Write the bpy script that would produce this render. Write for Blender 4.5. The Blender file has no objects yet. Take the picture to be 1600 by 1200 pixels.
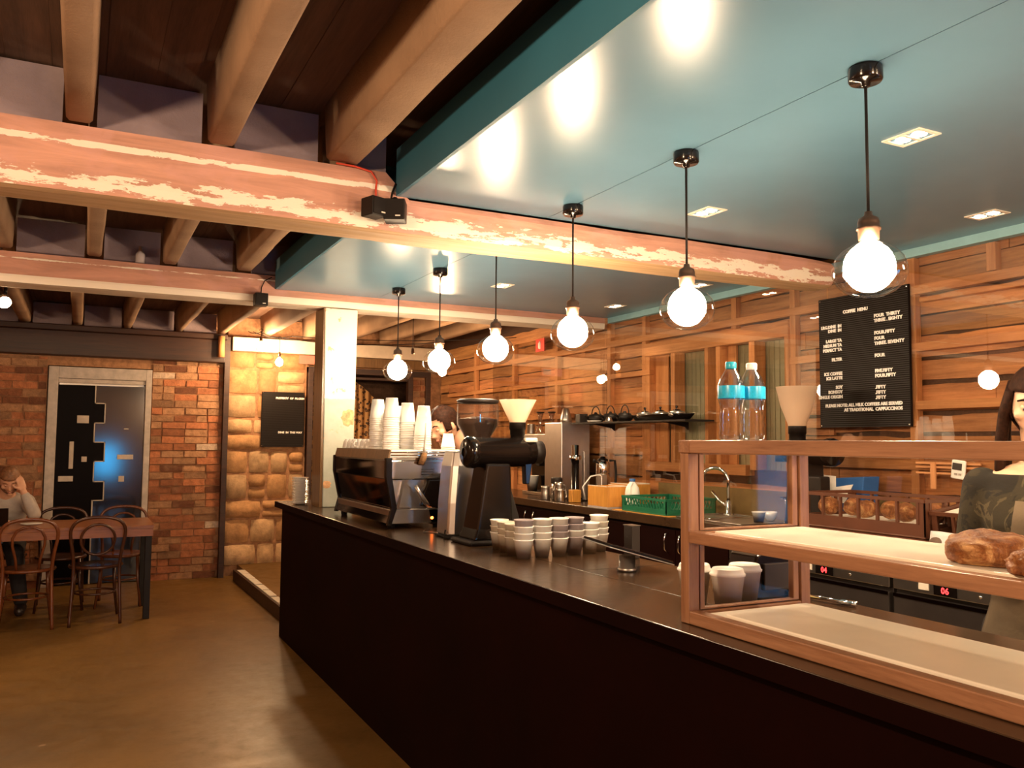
import bpy, bmesh, math, random
from math import sin, cos, pi, radians, sqrt, atan2
from mathutils import Vector, Matrix, Euler, noise
random.seed(7)
D = bpy.data
sc = bpy.context.scene
COL = sc.collection
R = random.uniform

# ------------------------------------------------------------------ camera
CAM = (0.0, 0.0, 1.5)
YAW, PITCH, ROLL, FPX = 0.469413853, 0.0686183231, 0.0082081466, 1322.80885
def make_camera():
    cy, sy = cos(YAW), sin(YAW)
    f = Vector((sy*cos(PITCH), cy*cos(PITCH), sin(PITCH)))
    r = Vector((cy, -sy, 0)); u = r.cross(f)
    r2 = r*cos(ROLL)+u*sin(ROLL); u2 = -r*sin(ROLL)+u*cos(ROLL)
    cd = D.cameras.new('camera'); co = D.objects.new('camera', cd); COL.objects.link(co)
    m = Matrix.Identity(4)
    for i in range(3):
        m[i][0] = r2[i]; m[i][1] = u2[i]; m[i][2] = -f[i]; m[i][3] = CAM[i]
    co.matrix_world = m
    cd.sensor_fit = 'HORIZONTAL'; cd.sensor_width = 36; cd.lens = FPX/1600*36
    cd.clip_start = 0.02; cd.clip_end = 100
    sc.camera = co
make_camera()

# ------------------------------------------------------------------ view, world, room lights
vs = sc.view_settings
vs.view_transform = 'Standard'; vs.look = 'None'; vs.gamma = 1.0; vs.use_curve_mapping = False
vs.exposure = 0.5
w = D.worlds.new('world'); sc.world = w; w.use_nodes = True
w.node_tree.nodes['Background'].inputs[0].default_value = (0.10, 0.05, 0.03, 1)
w.node_tree.nodes['Background'].inputs[1].default_value = 0.05
sc.cycles.max_bounces = 8; sc.cycles.transparent_max_bounces = 16
sc.cycles.caustics_reflective = False; sc.cycles.caustics_refractive = False
sc.cycles.sample_clamp_indirect = 3.0
sc.cycles.use_denoising = True

WARM = (1.0, 0.70, 0.42)
def point_light(name, loc, power, col=WARM, size=0.06):
    l = D.lights.new(name, 'POINT'); l.energy = power; l.color = col; l.shadow_soft_size = size
    o = D.objects.new(name, l); COL.objects.link(o); o.location = loc; return o
def spot_light(name, loc, target, power, angle, col=WARM, size=0.04, blend=0.6):
    l = D.lights.new(name, 'SPOT'); l.energy = power; l.color = col; l.shadow_soft_size = size
    l.spot_size = radians(angle); l.spot_blend = blend
    o = D.objects.new(name, l); COL.objects.link(o); o.location = loc
    o.rotation_euler = (Vector(target)-Vector(loc)).to_track_quat('-Z', 'Y').to_euler(); return o
# the room's other lamps (the seating side, left of and behind the camera)
point_light('room_lamp_light', (-0.75, 0.9, 2.30), 150)
point_light('room_lamp_light', (-1.5, 4.8, 2.30), 40)
point_light('room_lamp_light', (1.80, -1.5, 2.30), 170)
point_light('room_lamp_light', (3.0, -0.6, 2.30), 110)

# ------------------------------------------------------------------ materials
class NT:
    def __init__(s, name):
        s.m = D.materials.new(name); s.m.use_nodes = True
        s.t = s.m.node_tree; s.n = s.t.nodes
        s.b = s.n['Principled BSDF']; s.out = s.n['Material Output']
        s.tc = None
    def node(s, typ, **kw):
        nd = s.n.new(typ)
        for k, v in kw.items():
            if k.startswith('_'): setattr(nd, k[1:], v)
            else:
                kk = k.replace('__', ' ')
                nd.inputs[kk].default_value = v
        return nd
    def link(s, a, b): s.t.links.new(a, b)
    def coords(s, scale=(1, 1, 1), rot=(0, 0, 0)):
        if s.tc is None: s.tc = s.n.new('ShaderNodeTexCoord')
        mp = s.n.new('ShaderNodeMapping'); mp.inputs['Scale'].default_value = scale; mp.inputs['Rotation'].default_value = rot
        s.link(s.tc.outputs['Object'], mp.inputs[0]); return mp.outputs[0]
    def noise(s, vec, scale=5, detail=6, rough=0.6, dist=0.0):
        nd = s.n.new('ShaderNodeTexNoise'); s.link(vec, nd.inputs['Vector'])
        nd.inputs['Scale'].default_value = scale; nd.inputs['Detail'].default_value = detail
        nd.inputs['Roughness'].default_value = rough; nd.inputs['Distortion'].default_value = dist
        return nd.outputs['Fac']
    def ramp(s, fac, stops, interp='LINEAR'):
        nd = s.n.new('ShaderNodeValToRGB'); cr = nd.color_ramp; cr.interpolation = interp
        while len(cr.elements) < len(stops): cr.elements.new(0.5)
        for e, (p, c) in zip(cr.elements, stops):
            e.position = p; e.color = (*c, 1) if len(c) == 3 else c
        s.link(fac, nd.inputs[0]); return nd.outputs[0]
    def mix(s, fac, a, b, mode='MIX'):
        nd = s.n.new('ShaderNodeMix'); nd.data_type = 'RGBA'; nd.blend_type = mode
        for inp, v in ((nd.inputs[0], fac), (nd.inputs[6], a), (nd.inputs[7], b)):
            if hasattr(v, 'links'): s.link(v, inp)
            elif isinstance(v, (int, float)): inp.default_value = v
            else: inp.default_value = (*v, 1)
        return nd.outputs[2]
    def math(s, op, a, b=0.0):
        nd = s.n.new('ShaderNodeMath'); nd.operation = op
        for inp, v in ((nd.inputs[0], a), (nd.inputs[1], b)):
            if hasattr(v, 'links'): s.link(v, inp)
            else: inp.default_value = v
        return nd.outputs[0]
    def bump(s, h, strength=0.3, dist=0.01):
        nd = s.n.new('ShaderNodeBump'); nd.inputs['Strength'].default_value = strength; nd.inputs['Distance'].default_value = dist
        s.link(h, nd.inputs['Height']); s.link(nd.outputs[0], s.b.inputs['Normal']); return nd
    def attr(s, name='Col'):
        nd = s.n.new('ShaderNodeAttribute'); nd.attribute_name = name; return nd.outputs['Color']
    def setc(s, v):
        if hasattr(v, 'links'): s.link(v, s.b.inputs['Base Color'])
        else: s.b.inputs['Base Color'].default_value = (*v, 1)
    def set(s, rough=None, metal=None, **kw):
        if rough is not None:
            if hasattr(rough, 'links'): s.link(rough, s.b.inputs['Roughness'])
            else: s.b.inputs['Roughness'].default_value = rough
        if metal is not None: s.b.inputs['Metallic'].default_value = metal
        for k, v in kw.items(): s.b.inputs[k.replace('_', ' ')].default_value = v

M = {}
def plain(name, col, rough=0.5, metal=0.0, var=0.12, scale=14, bump=0.0, **kw):
    """a colour with slight procedural mottling"""
    m = NT(name); v = m.coords(); f = m.noise(v, scale, 4)
    lo = tuple(max(0, c*(1-var)) for c in col); hi = tuple(min(1, c*(1+var)) for c in col)
    m.setc(m.ramp(f, [(0.3, lo), (0.7, hi)])); m.set(rough, metal, **kw)
    if bump: m.bump(m.noise(v, scale*6, 3), bump, 0.003)
    M[name] = m.m; return m.m
def wood(name, dark, light, axis='x', rough=0.5, scale=1.0, bump=0.25, fine=1.0, attr=False, knots=False):
    m = NT(name)
    sc_ = {'x': (0.6, 9, 9), 'y': (9, 0.6, 9), 'z': (9, 9, 0.6)}[axis]
    v = m.coords(tuple(a*scale for a in sc_))
    g = m.noise(v, 2.2, 8, 0.65, 0.8); g2 = m.noise(v, 11*fine, 5, 0.7, 0.2)
    f = m.math('ADD', m.math('MULTIPLY', g, 0.65), m.math('MULTIPLY', g2, 0.35))
    c = m.ramp(f, [(0.30, dark), (0.62, light)])
    if attr: c = m.mix(1.0, c, m.attr(), 'MULTIPLY')
    m.setc(c); m.set(rough); m.bump(f, bump, 0.006); M[name] = m.m; return m.m
def emit(name, col, strength):
    m = NT(name); m.setc((0.0, 0.0, 0.0)); m.b.inputs['Emission Color'].default_value = (*col, 1)
    m.b.inputs['Emission Strength'].default_value = strength; M[name] = m.m; return m.m
def glass(name, tint=(1, 1, 1), ior=1.45, rough=0.0, gain=1.0, cloudy=None, cloud=0.0):
    """thin clear sheet: passes straight through, mirrors by fresnel"""
    m = NT(name); t = m.n.new('ShaderNodeBsdfTransparent'); t.inputs[0].default_value = (*tint, 1)
    g = m.n.new('ShaderNodeBsdfGlossy'); g.inputs['Roughness'].default_value = rough
    lw = m.n.new('ShaderNodeLayerWeight'); lw.inputs[0].default_value = 0.5
    mx = m.n.new('ShaderNodeMixShader'); f0 = ((ior-1)/(ior+1))**2*2*gain
    f = m.math('ADD', m.math('MULTIPLY', m.math('POWER', lw.outputs['Facing'], 4.0), 0.75), f0)
    m.link(f, mx.inputs[0]); m.link(t.outputs[0], mx.inputs[1]); m.link(g.outputs[0], mx.inputs[2])
    last = mx.outputs[0]
    if cloudy:
        d = m.n.new('ShaderNodeBsdfDiffuse'); d.inputs[0].default_value = (*cloudy, 1)
        tr = m.n.new('ShaderNodeBsdfTranslucent'); tr.inputs[0].default_value = (*cloudy, 1)
        a = m.n.new('ShaderNodeMixShader'); a.inputs[0].default_value = 0.5
        m.link(d.outputs[0], a.inputs[1]); m.link(tr.outputs[0], a.inputs[2])
        b = m.n.new('ShaderNodeMixShader'); b.inputs[0].default_value = cloud
        m.link(last, b.inputs[1]); m.link(a.outputs[0], b.inputs[2]); last = b.outputs[0]
    m.n.remove(m.b); m.link(last, m.out.inputs[0]); M[name] = m.m; return m.m

# ------------------------------------------------------------------ mesh builder
class MB:
    def __init__(s):
        s.v = []; s.f = []; s.mi = []; s.c = []; s.col = (1, 1, 1); s.m = 0; s.smooth = []
        s.sm = False
    def add(s, vs, fs, sm=None):
        o = len(s.v); s.v.extend([tuple(v) for v in vs])
        for f in fs:
            s.f.append(tuple(i+o for i in f)); s.mi.append(s.m); s.c.append(s.col); s.smooth.append(s.sm if sm is None else sm)
        return s
    def box(s, x0, x1, y0, y1, z0, z1):
        vs = [(x, y, z) for x in (x0, x1) for y in (y0, y1) for z in (z0, z1)]
        return s.add(vs, [(0, 1, 3, 2), (4, 6, 7, 5), (0, 4, 5, 1), (2, 3, 7, 6), (0, 2, 6, 4), (1, 5, 7, 3)], False)
    def obox(s, c, size, rot=(0, 0, 0)):
        m = Euler(rot).to_matrix(); c = Vector(c); h = [a/2 for a in size]
        vs = [c+m@Vector((x*h[0], y*h[1], z*h[2])) for x in (-1, 1) for y in (-1, 1) for z in (-1, 1)]
        return s.add(vs, [(0, 1, 3, 2), (4, 6, 7, 5), (0, 4, 5, 1), (2, 3, 7, 6), (0, 2, 6, 4), (1, 5, 7, 3)], False)
    def bar(s, a, b, w, h, up=(0, 0, 1)):
        a, b = Vector(a), Vector(b); d = (b-a).normalized(); u = Vector(up)
        sd = d.cross(u).normalized(); u = sd.cross(d)
        vs = [p+sd*x*w/2+u*z*h/2 for p in (a, b) for x in (-1, 1) for z in (-1, 1)]
        return s.add(vs, [(0, 1, 3, 2), (4, 6, 7, 5), (0, 4, 5, 1), (2, 3, 7, 6), (0, 2, 6, 4), (1, 5, 7, 3)], False)
    def ring(s, c, ax, r, n, ang=0, squash=1.0):
        ax = Vector(ax).normalized(); t = Vector((0, 0, 1)) if abs(ax.z) < 0.9 else Vector((1, 0, 0))
        a = ax.cross(t).normalized(); b = ax.cross(a)
        return [Vector(c)+a*r*cos(ang+2*pi*i/n)+b*r*squash*sin(ang+2*pi*i/n) for i in range(n)]
    def loft(s, rings, cap=True, sm=True, close=False):
        n = len(rings[0]); vs = [p for r in rings for p in r]; fs = []
        k = len(rings)
        for j in range(k if close else k-1):
            j2 = (j+1) % k
            for i in range(n):
                fs.append((j*n+i, j*n+(i+1) % n, j2*n+(i+1) % n, j2*n+i))
        o = len(s.v); s.add(vs, fs, sm)
        if cap and not close:
            s.add([], []); 
            for f in (tuple(o+i for i in range(n))[::-1], tuple(o+(k-1)*n+i for i in range(n))):
                s.f.append(f); s.mi.append(s.m); s.c.append(s.col); s.smooth.append(False)
        return s
    def cyl(s, a, b, r0, r1=None, n=16, cap=True):
        r1 = r0 if r1 is None else r1; a, b = Vector(a), Vector(b)
        return s.loft([s.ring(a, b-a, r0, n), s.ring(b, b-a, r1, n)], cap)
    def lathe(s, prof, c=(0, 0, 0), n=24, axis='z', sm=True, sq=1.0):
        """profile [(r, h), ...] turned about an axis through c"""
        c = Vector(c); vs = []; fs = []; k = len(prof)
        for r, h in prof:
            for i in range(n):
                a = 2*pi*i/n; p = (max(r, 1e-5)*cos(a), max(r, 1e-5)*sin(a)*sq, h)
                if axis == 'x': p = (p[2], p[0], p[1])
                if axis == 'y': p = (p[1], p[2], p[0])
                vs.append(c+Vector(p))
        for j in range(k-1):
            for i in range(n): fs.append((j*n+i, j*n+(i+1) % n, (j+1)*n+(i+1) % n, (j+1)*n+i))
        return s.add(vs, fs, sm)
    def tube(s, pts, r, n=8, close=False, cap=True, sq=1.0):
        pts = [Vector(p) for p in pts]; k = len(pts); rings = []
        rr = r if isinstance(r, (list, tuple)) else [r]*k
        prev = None
        for i, p in enumerate(pts):
            if close: d = (pts[(i+1) % k]-pts[i-1])
            else: d = pts[min(i+1, k-1)]-pts[max(i-1, 0)]
            d.normalize()
            if prev is None:
                t = Vector((0, 0, 1)) if abs(d.z) < 0.9 else Vector((1, 0, 0)); a = d.cross(t).normalized()
            else: a = (prev-d*prev.dot(d)).normalized()
            prev = a; b = d.cross(a)
            rings.append([p+a*rr[i]*cos(2*pi*j/n)+b*rr[i]*sq*sin(2*pi*j/n) for j in range(n)])
        return s.loft(rings, cap, True, close)
    def prism(s, poly, axis, lo, hi, sm=False):
        """polygon in the two other axes (x,y)->z, (x,z)->y, (y,z)->x"""
        def P(a, b, h): return {'z': (a, b, h), 'y': (a, h, b), 'x': (h, a, b)}[axis]
        n = len(poly); vs = [P(a, b, lo) for a, b in poly]+[P(a, b, hi) for a, b in poly]
        fs = [tuple(range(n))[::-1], tuple(range(n, 2*n))]+[(i, (i+1) % n, n+(i+1) % n, n+i) for i in range(n)]
        return s.add(vs, fs, sm)
    def sphere(s, c, r, n=16, m=10, sq=(1, 1, 1), rot=None):
        c = Vector(c); vs = []; fs = []
        for j in range(m+1):
            t = pi*j/m
            for i in range(n):
                a = 2*pi*i/n; p = Vector((r*sq[0]*sin(t)*cos(a), r*sq[1]*sin(t)*sin(a), r*sq[2]*cos(t)))
                if rot: p = rot@p
                vs.append(c+p)
        for j in range(m):
            for i in range(n): fs.append((j*n+i, (j+1)*n+i, (j+1)*n+(i+1) % n, j*n+(i+1) % n))
        return s.add(vs, fs, True)
    def text(s, txt, mat4, size=1.0, align='LEFT', depth=0.0, bold=0.0):
        cu = D.curves.new('t', 'FONT'); cu.body = txt; cu.size = size; cu.align_x = align; cu.extrude = depth; cu.offset = bold
        cu.resolution_u = 2
        o = D.objects.new('t', cu); COL.objects.link(o)
        bpy.context.view_layer.update()
        me = o.evaluated_get(bpy.context.evaluated_depsgraph_get()).to_mesh()
        vs = [mat4@v.co for v in me.vertices]; fs = [tuple(p.vertices) for p in me.polygons]
        s.add(vs, fs, False); D.objects.remove(o); D.curves.remove(cu); return s
    def build(s, name, mats, parent=None, bevel=0.0, seg=2, world=True, sub=0, remesh=0.0, solid=0.0, loc=None, weld=True):
        off = Vector((0, 0, 0))
        if parent is not None and world:
            p = parent
            while p is not None: off += p.location; p = p.parent
        if loc is not None: off += Vector(loc)
        me = D.meshes.new(name)
        me.from_pydata([tuple(Vector(v)-off) for v in s.v], [], s.f)
        if not isinstance(mats, (list, tuple)): mats = [mats]
        for m in mats: me.materials.append(M[m] if isinstance(m, str) else m)
        me.polygons.foreach_set('material_index', s.mi)
        me.polygons.foreach_set('use_smooth', s.smooth)
        if any(c != (1, 1, 1) for c in s.c):
            ca = me.color_attributes.new('Col', 'FLOAT_COLOR', 'CORNER')
            for p, c in zip(me.polygons, s.c):
                for li in p.loop_indices: ca.data[li].color = (*c, 1)
        if weld:
            b = bmesh.new(); b.from_mesh(me); bmesh.ops.remove_doubles(b, verts=b.verts, dist=1e-5)
            bmesh.ops.recalc_face_normals(b, faces=b.faces); b.to_mesh(me); b.free()
        me.update()
        o = D.objects.new(name, me); COL.objects.link(o)
        if parent is not None: o.parent = parent
        if loc is not None: o.location = loc
        if remesh:
            md = o.modifiers.new('r', 'REMESH'); md.mode = 'VOXEL'; md.voxel_size = remesh; md.use_smooth_shade = True
            md = o.modifiers.new('s', 'SMOOTH'); md.factor = 0.5; md.iterations = 4
        if bevel:
            md = o.modifiers.new('b', 'BEVEL'); md.width = bevel; md.segments = seg; md.limit_method = 'ANGLE'; md.angle_limit = radians(40)
            md.harden_normals = False
        if sub:
            md = o.modifiers.new('u', 'SUBSURF'); md.levels = sub; md.render_levels = sub
        if solid:
            md = o.modifiers.new('o', 'SOLIDIFY'); md.thickness = solid
        return o
def tag(o, label, cat, group=None):
    o['label'] = label; o['category'] = cat
    if group: o['group'] = group
    return o
def thing(name, label, cat, loc=(0, 0, 0), group=None, rz=0):
    o = D.objects.new(name, None); COL.objects.link(o); o.location = loc; o.rotation_euler = (0, 0, rz)
    o.empty_display_size = 0.05
    return tag(o, label, cat, group)
def struct(name, mb, mats, **kw):
    o = mb.build(name, mats, **kw); o['kind'] = 'structure'; return o
def kids(o): return [c for c in D.objects if c.parent == o]
def dup(root, loc=None, rz=None, label=None, group=None, scale=None, tree=None):
    r = root.copy(); COL.objects.link(r)
    if loc is not None: r.location = loc
    if rz is not None: r.rotation_euler = (0, 0, rz)
    if scale is not None: r.scale = (scale,)*3 if not isinstance(scale, tuple) else scale
    if label: r['label'] = label
    if group: r['group'] = group
    for ch in (tree if tree is not None else kids(root)):
        c = ch.copy(); COL.objects.link(c); c.parent = r
        for g in kids(ch):
            d = g.copy(); COL.objects.link(d); d.parent = c
    return r
# ------------------------------------------------------------------ the materials used
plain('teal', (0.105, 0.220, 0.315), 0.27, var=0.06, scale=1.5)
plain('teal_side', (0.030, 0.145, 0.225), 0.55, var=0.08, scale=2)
plain('teal_trim', (0.22, 0.42, 0.48), 0.5, var=0.05)
plain('black_matte', (0.008, 0.005, 0.004), 0.5, Specular_IOR_Level=0.25)
plain('black_gloss', (0.006, 0.004, 0.0035), 0.16, Specular_IOR_Level=0.4)
plain('black_rubber', (0.010, 0.007, 0.006), 0.7, Specular_IOR_Level=0.2)
plain('dark_grey', (0.028, 0.022, 0.020), 0.4, Specular_IOR_Level=0.3)
plain('chrome', (0.82, 0.80, 0.77), 0.08, 1.0, var=0.03)
plain('steel', (0.52, 0.48, 0.44), 0.28, 1.0, var=0.08)
plain('steel_satin', (0.55, 0.52, 0.50), 0.36, 1.0, var=0.05)
plain('smoked_mirror', (0.30, 0.20, 0.14), 0.06, 1.0, var=0.05)
plain('white_paper', (0.90, 0.87, 0.82), 0.55, var=0.03)
plain('white_gloss', (0.82, 0.80, 0.76), 0.15, var=0.03)
plain('lilac_paper', (0.42, 0.36, 0.37), 0.6, var=0.05)
plain('cream_paper', (0.74, 0.67, 0.57), 0.6, var=0.04)
plain('white_lid', (0.90, 0.88, 0.85), 0.35, var=0.03)
plain('milk_plastic', (0.85, 0.83, 0.78), 0.35, var=0.02)
plain('blue_plastic', (0.02, 0.10, 0.32), 0.35)
plain('cyan_plastic', (0.02, 0.42, 0.60), 0.3)
plain('cyan_label', (0.01, 0.42, 0.72), 0.3, var=0.25, scale=60)
plain('green_plastic', (0.012, 0.13, 0.065), 0.35)
plain('red_plastic', (0.50, 0.03, 0.02), 0.4)
plain('brown_plastic', (0.10, 0.035, 0.018), 0.38)
plain('cotton_white', (0.72, 0.68, 0.62), 0.9, bump=0.2)
plain('marble', (0.83, 0.78, 0.68), 0.25, var=0.05, scale=5)
plain('skin', (0.62, 0.34, 0.22), 0.45, var=0.06, scale=20, Subsurface_Weight=0.1, Subsurface_Scale=0.01)
plain('skin_pale', (0.72, 0.44, 0.30), 0.45, var=0.05, scale=20, Subsurface_Weight=0.1, Subsurface_Scale=0.01)
plain('hair_brown', (0.022, 0.008, 0.004), 0.5, var=0.6, scale=60, bump=0.6, Specular_IOR_Level=0.08)
plain('hair_fair', (0.22, 0.10, 0.045), 0.5, var=0.4, scale=60, bump=0.5)
plain('beard', (0.20, 0.085, 0.04), 0.7, var=0.4, scale=120, bump=0.6)
plain('eye_white', (0.7, 0.65, 0.6), 0.2)
plain('eye_dark', (0.02, 0.01, 0.008), 0.1)
plain('lip', (0.42, 0.14, 0.10), 0.4)
plain('shirt_black', (0.018, 0.014, 0.013), 0.85, bump=0.3)
plain('trousers_dark', (0.012, 0.010, 0.012), 0.85, bump=0.3)
plain('sweater_grey', (0.42, 0.37, 0.33), 0.9, bump=0.4)
plain('apron', (0.12, 0.085, 0.05), 0.85, bump=0.3)
plain('shoe_leather', (0.02, 0.012, 0.01), 0.4)
plain('coffee_bean', (0.020, 0.006, 0.003), 0.35, var=0.5, scale=200, bump=0.9)
plain('tongs_yellow', (0.55, 0.42, 0.16), 0.3)
plain('bristle', (0.33, 0.17, 0.07), 0.8, var=0.4, scale=150, bump=0.6)
plain('bag_paper', (0.75, 0.73, 0.74), 0.7, var=0.05, bump=0.4)
plain('linen', (0.80, 0.75, 0.66), 0.8, var=0.04, bump=0.3)
plain('lead_black', (0.006, 0.003, 0.002), 0.7, Specular_IOR_Level=0.06)
plain('red_cable', (0.55, 0.05, 0.02), 0.5)
plain('olive_pane', (0.30, 0.30, 0.20), 0.5, var=0.12, scale=6)
plain('olive_board', (0.14, 0.095, 0.035), 0.35, var=0.25, scale=8)
plain('sponge_brown', (0.10, 0.06, 0.04), 0.6, var=0.3)
plain('letter_white', (0.85, 0.83, 0.80), 0.5)
wood('oak_case', (0.17, 0.070, 0.034), (0.36, 0.180, 0.095), 'y', 0.38, 1.6, 0.08)
wood('oak_case_x', (0.17, 0.070, 0.034), (0.36, 0.180, 0.095), 'x', 0.38, 1.6, 0.08)
wood('oak_case_z', (0.17, 0.070, 0.034), (0.36, 0.180, 0.095), 'z', 0.38, 1.6, 0.08)
wood('bamboo', (0.50, 0.20, 0.03), (0.72, 0.34, 0.07), 'z', 0.4, 1.8, 0.05)
wood('table_wood', (0.13, 0.042, 0.014), (0.34, 0.125, 0.042), 'x', 0.3, 1.2, 0.05)
wood('chair_wood', (0.022, 0.007, 0.004), (0.07, 0.022, 0.009), 'z', 0.25, 1.5, 0.05)
wood('chair_wood_red', (0.06, 0.015, 0.006), (0.17, 0.05, 0.016), 'z', 0.25, 1.5, 0.05)
wood('plank', (0.17, 0.058, 0.020), (0.60, 0.28, 0.11), 'y', 0.6, 1.0, 0.6, attr=True)
wood('frame_timber_y', (0.34, 0.13, 0.045), (0.66, 0.31, 0.12), 'y', 0.6, 1.0, 0.3)
wood('frame_timber_z', (0.34, 0.13, 0.045), (0.66, 0.31, 0.12), 'z', 0.6, 1.0, 0.3)
wood('ceiling_board', (0.050, 0.024, 0.013), (0.14, 0.070, 0.040), 'y', 0.9, 0.8, 0.4)
wood('dark_lintel', (0.008, 0.003, 0.002), (0.050, 0.017, 0.008), 'x', 0.5, 0.8, 0.5)

def m_floor():
    m = NT('floor_concrete'); v = m.coords()
    a = m.noise(v, 1.1, 8, 0.6, 0.4); b = m.noise(v, 9, 6, 0.7)
    c = m.ramp(a, [(0.3, (0.115, 0.058, 0.012)), (0.7, (0.215, 0.110, 0.025))])
    c = m.mix(m.ramp(b, [(0.55, (0, 0, 0)), (0.8, (0.35, 0.35, 0.35))]), c, (0.05, 0.028, 0.01))
    sp = m.noise(v, 6.5, 2, 0.5); c = m.mix(m.ramp(sp, [(0.755, (0, 0, 0)), (0.77, (0.8, 0.8, 0.8))]), c, (0.36, 0.22, 0.12))
    m.setc(c); m.set(m.ramp(b, [(0.3, (0.32,)*3), (0.7, (0.5,)*3)])); m.bump(b, 0.12, 0.01); M['floor_concrete'] = m.m
m_floor()
def m_joist():
    m = NT('joist_spray'); v = m.coords()
    a = m.noise(v, 3, 5); b = m.noise(v, 70, 4, 0.7)
    m.setc(m.ramp(a, [(0.3, (0.25, 0.150, 0.088)), (0.7, (0.36, 0.225, 0.135))])); m.set(0.95); m.bump(b, 0.5, 0.006); M['joist_spray'] = m.m
    m = NT('blocking_spray'); v = m.coords()
    a = m.noise(v, 3, 5); b = m.noise(v, 70, 4, 0.7)
    m.setc(m.ramp(a, [(0.3, (0.22, 0.165, 0.18)), (0.7, (0.34, 0.26, 0.28))])); m.set(0.95); m.bump(b, 0.5, 0.006); M['blocking_spray'] = m.m
m_joist()
def m_beam(name, z_bands, salmon=(0.52, 0.265, 0.19)):
    """salmon-washed old timber with flaking cream paint; z_bands: list of (z_local, half height, coverage)"""
    m = NT(name); v = m.coords((0.7, 6, 6)); vf = m.coords()
    g = m.noise(v, 3.0, 8, 0.65, 0.6)
    base = m.ramp(g, [(0.3, tuple(c*0.72 for c in salmon)), (0.65, tuple(min(1, c*1.18) for c in salmon))])
    pat = m.noise(vf, 3.2, 5, 0.55, 0.5)
    base = m.mix(m.ramp(pat, [(0.52, (0, 0, 0)), (0.60, (0.55,)*3)]), base, (0.58, 0.30, 0.25))
    sx = m.n.new('ShaderNodeSeparateXYZ'); m.link(vf, sx.inputs[0])
    ed = m.noise(m.coords((2.2, 9, 9)), 3.2, 9, 0.72)
    tot = None
    for z0, hh, cov in z_bands:
        d = m.math('ABSOLUTE', m.math('SUBTRACT', sx.outputs[2], z0))
        d = m.math('DIVIDE', d, hh)
        val = m.math('ADD', m.math('SUBTRACT', 1.0, d), m.math('MULTIPLY', m.math('SUBTRACT', ed, 1.0-cov), 6.0))
        mask = m.math('GREATER_THAN', m.math('MINIMUM', val, m.math('MULTIPLY', m.math('SUBTRACT', 1.35, d), 2.0)), 0.5)
        tot = mask if tot is None else m.math('MAXIMUM', tot, mask)
    c = m.mix(tot, base, (0.82, 0.72, 0.60))
    kn = m.n.new('ShaderNodeTexVoronoi'); kn.inputs['Scale'].default_value = 2.3; m.link(m.coords((1, 1, 2.2)), kn.inputs[0])
    c = m.mix(m.ramp(kn.outputs[0], [(0.028, (0.75,)*3), (0.05, (0, 0, 0))]), c, (0.10, 0.035, 0.02))
    m.setc(c); m.set(0.75); m.bump(m.math('ADD', g, m.math('MULTIPLY', tot, 0.5)), 0.45, 0.008); M[name] = m.m
m_beam('beam_near', [(0.045, 0.045, 0.50), (0.185, 0.012, 0.58)])
m_beam('beam_far', [(0.020, 0.028, 0.85), (0.155, 0.006, 0.5)])
wood('beam_underside', (0.42, 0.24, 0.11), (0.70, 0.48, 0.28), 'x', 0.7, 0.8, 0.3)
plain('beam_underside_white', (0.72, 0.60, 0.48), 0.7, var=0.12, scale=5)
def m_col():
    m = NT('column_paint'); v = m.coords()
    z = m.n.new('ShaderNodeSeparateXYZ'); m.link(v, z.inputs[0])
    nz = m.noise(v, 5, 6, 0.65); zz = m.math('ADD', z.outputs[2], m.math('MULTIPLY', nz, 0.10))
    base = m.ramp(m.noise(v, 10, 5), [(0.3, (0.34, 0.36, 0.30)), (0.7, (0.46, 0.47, 0.40))])
    cream = (0.80, 0.72, 0.60)
    c = m.mix(m.math('GREATER_THAN', zz, 0.82), base, cream)
    pn = m.noise(v, 4.2, 6, 0.6, 0.3)
    c = m.mix(m.ramp(pn, [(0.60, (0, 0, 0)), (0.62, (1, 1, 1))]), c, (0.60, 0.36, 0.20))
    m.setc(c); m.set(0.45); m.bump(nz, 0.3, 0.01); M['column_paint'] = m.m
m_col()
plain('column_bare', (0.62, 0.34, 0.17), 0.8, var=0.45, scale=30, bump=0.6)
wood('column_side', (0.07, 0.035, 0.012), (0.22, 0.12, 0.05), 'z', 0.28, 1.0, 0.15)
def m_masonry(name, sc1=18, bump=0.8, rough=0.9):
    m = NT(name); v = m.coords(); a = m.noise(v, sc1, 7, 0.7); b = m.noise(v, 3.5, 4)
    c = m.mix(1.0, m.attr(), m.ramp(a, [(0.3, (0.55,)*3), (0.7, (1.15,)*3)]), 'MULTIPLY')
    c = m.mix(m.ramp(b, [(0.60, (0, 0, 0)), (0.72, (0.35,)*3)]), c, (0.42, 0.25, 0.15))
    m.setc(c); m.set(rough); m.bump(a, bump, 0.012); M[name] = m.m
m_masonry('brick'); m_masonry('stone', 9, 1.0)
plain('mortar', (0.34, 0.17, 0.085), 0.95, var=0.35, scale=20, bump=0.8)
plain('door_frame_paint', (0.46, 0.40, 0.35), 0.5, var=0.2, scale=12)
plain('door_black', (0.003, 0.0012, 0.001), 0.4, Specular_IOR_Level=0.04)
plain('door_blue_sheen', (0.012, 0.014, 0.020), 0.10, Specular_IOR_Level=0.8)  # black leaf, the window's blue reflection tinted into its colour
plain('door_cream', (0.50, 0.42, 0.34), 0.5)
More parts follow.
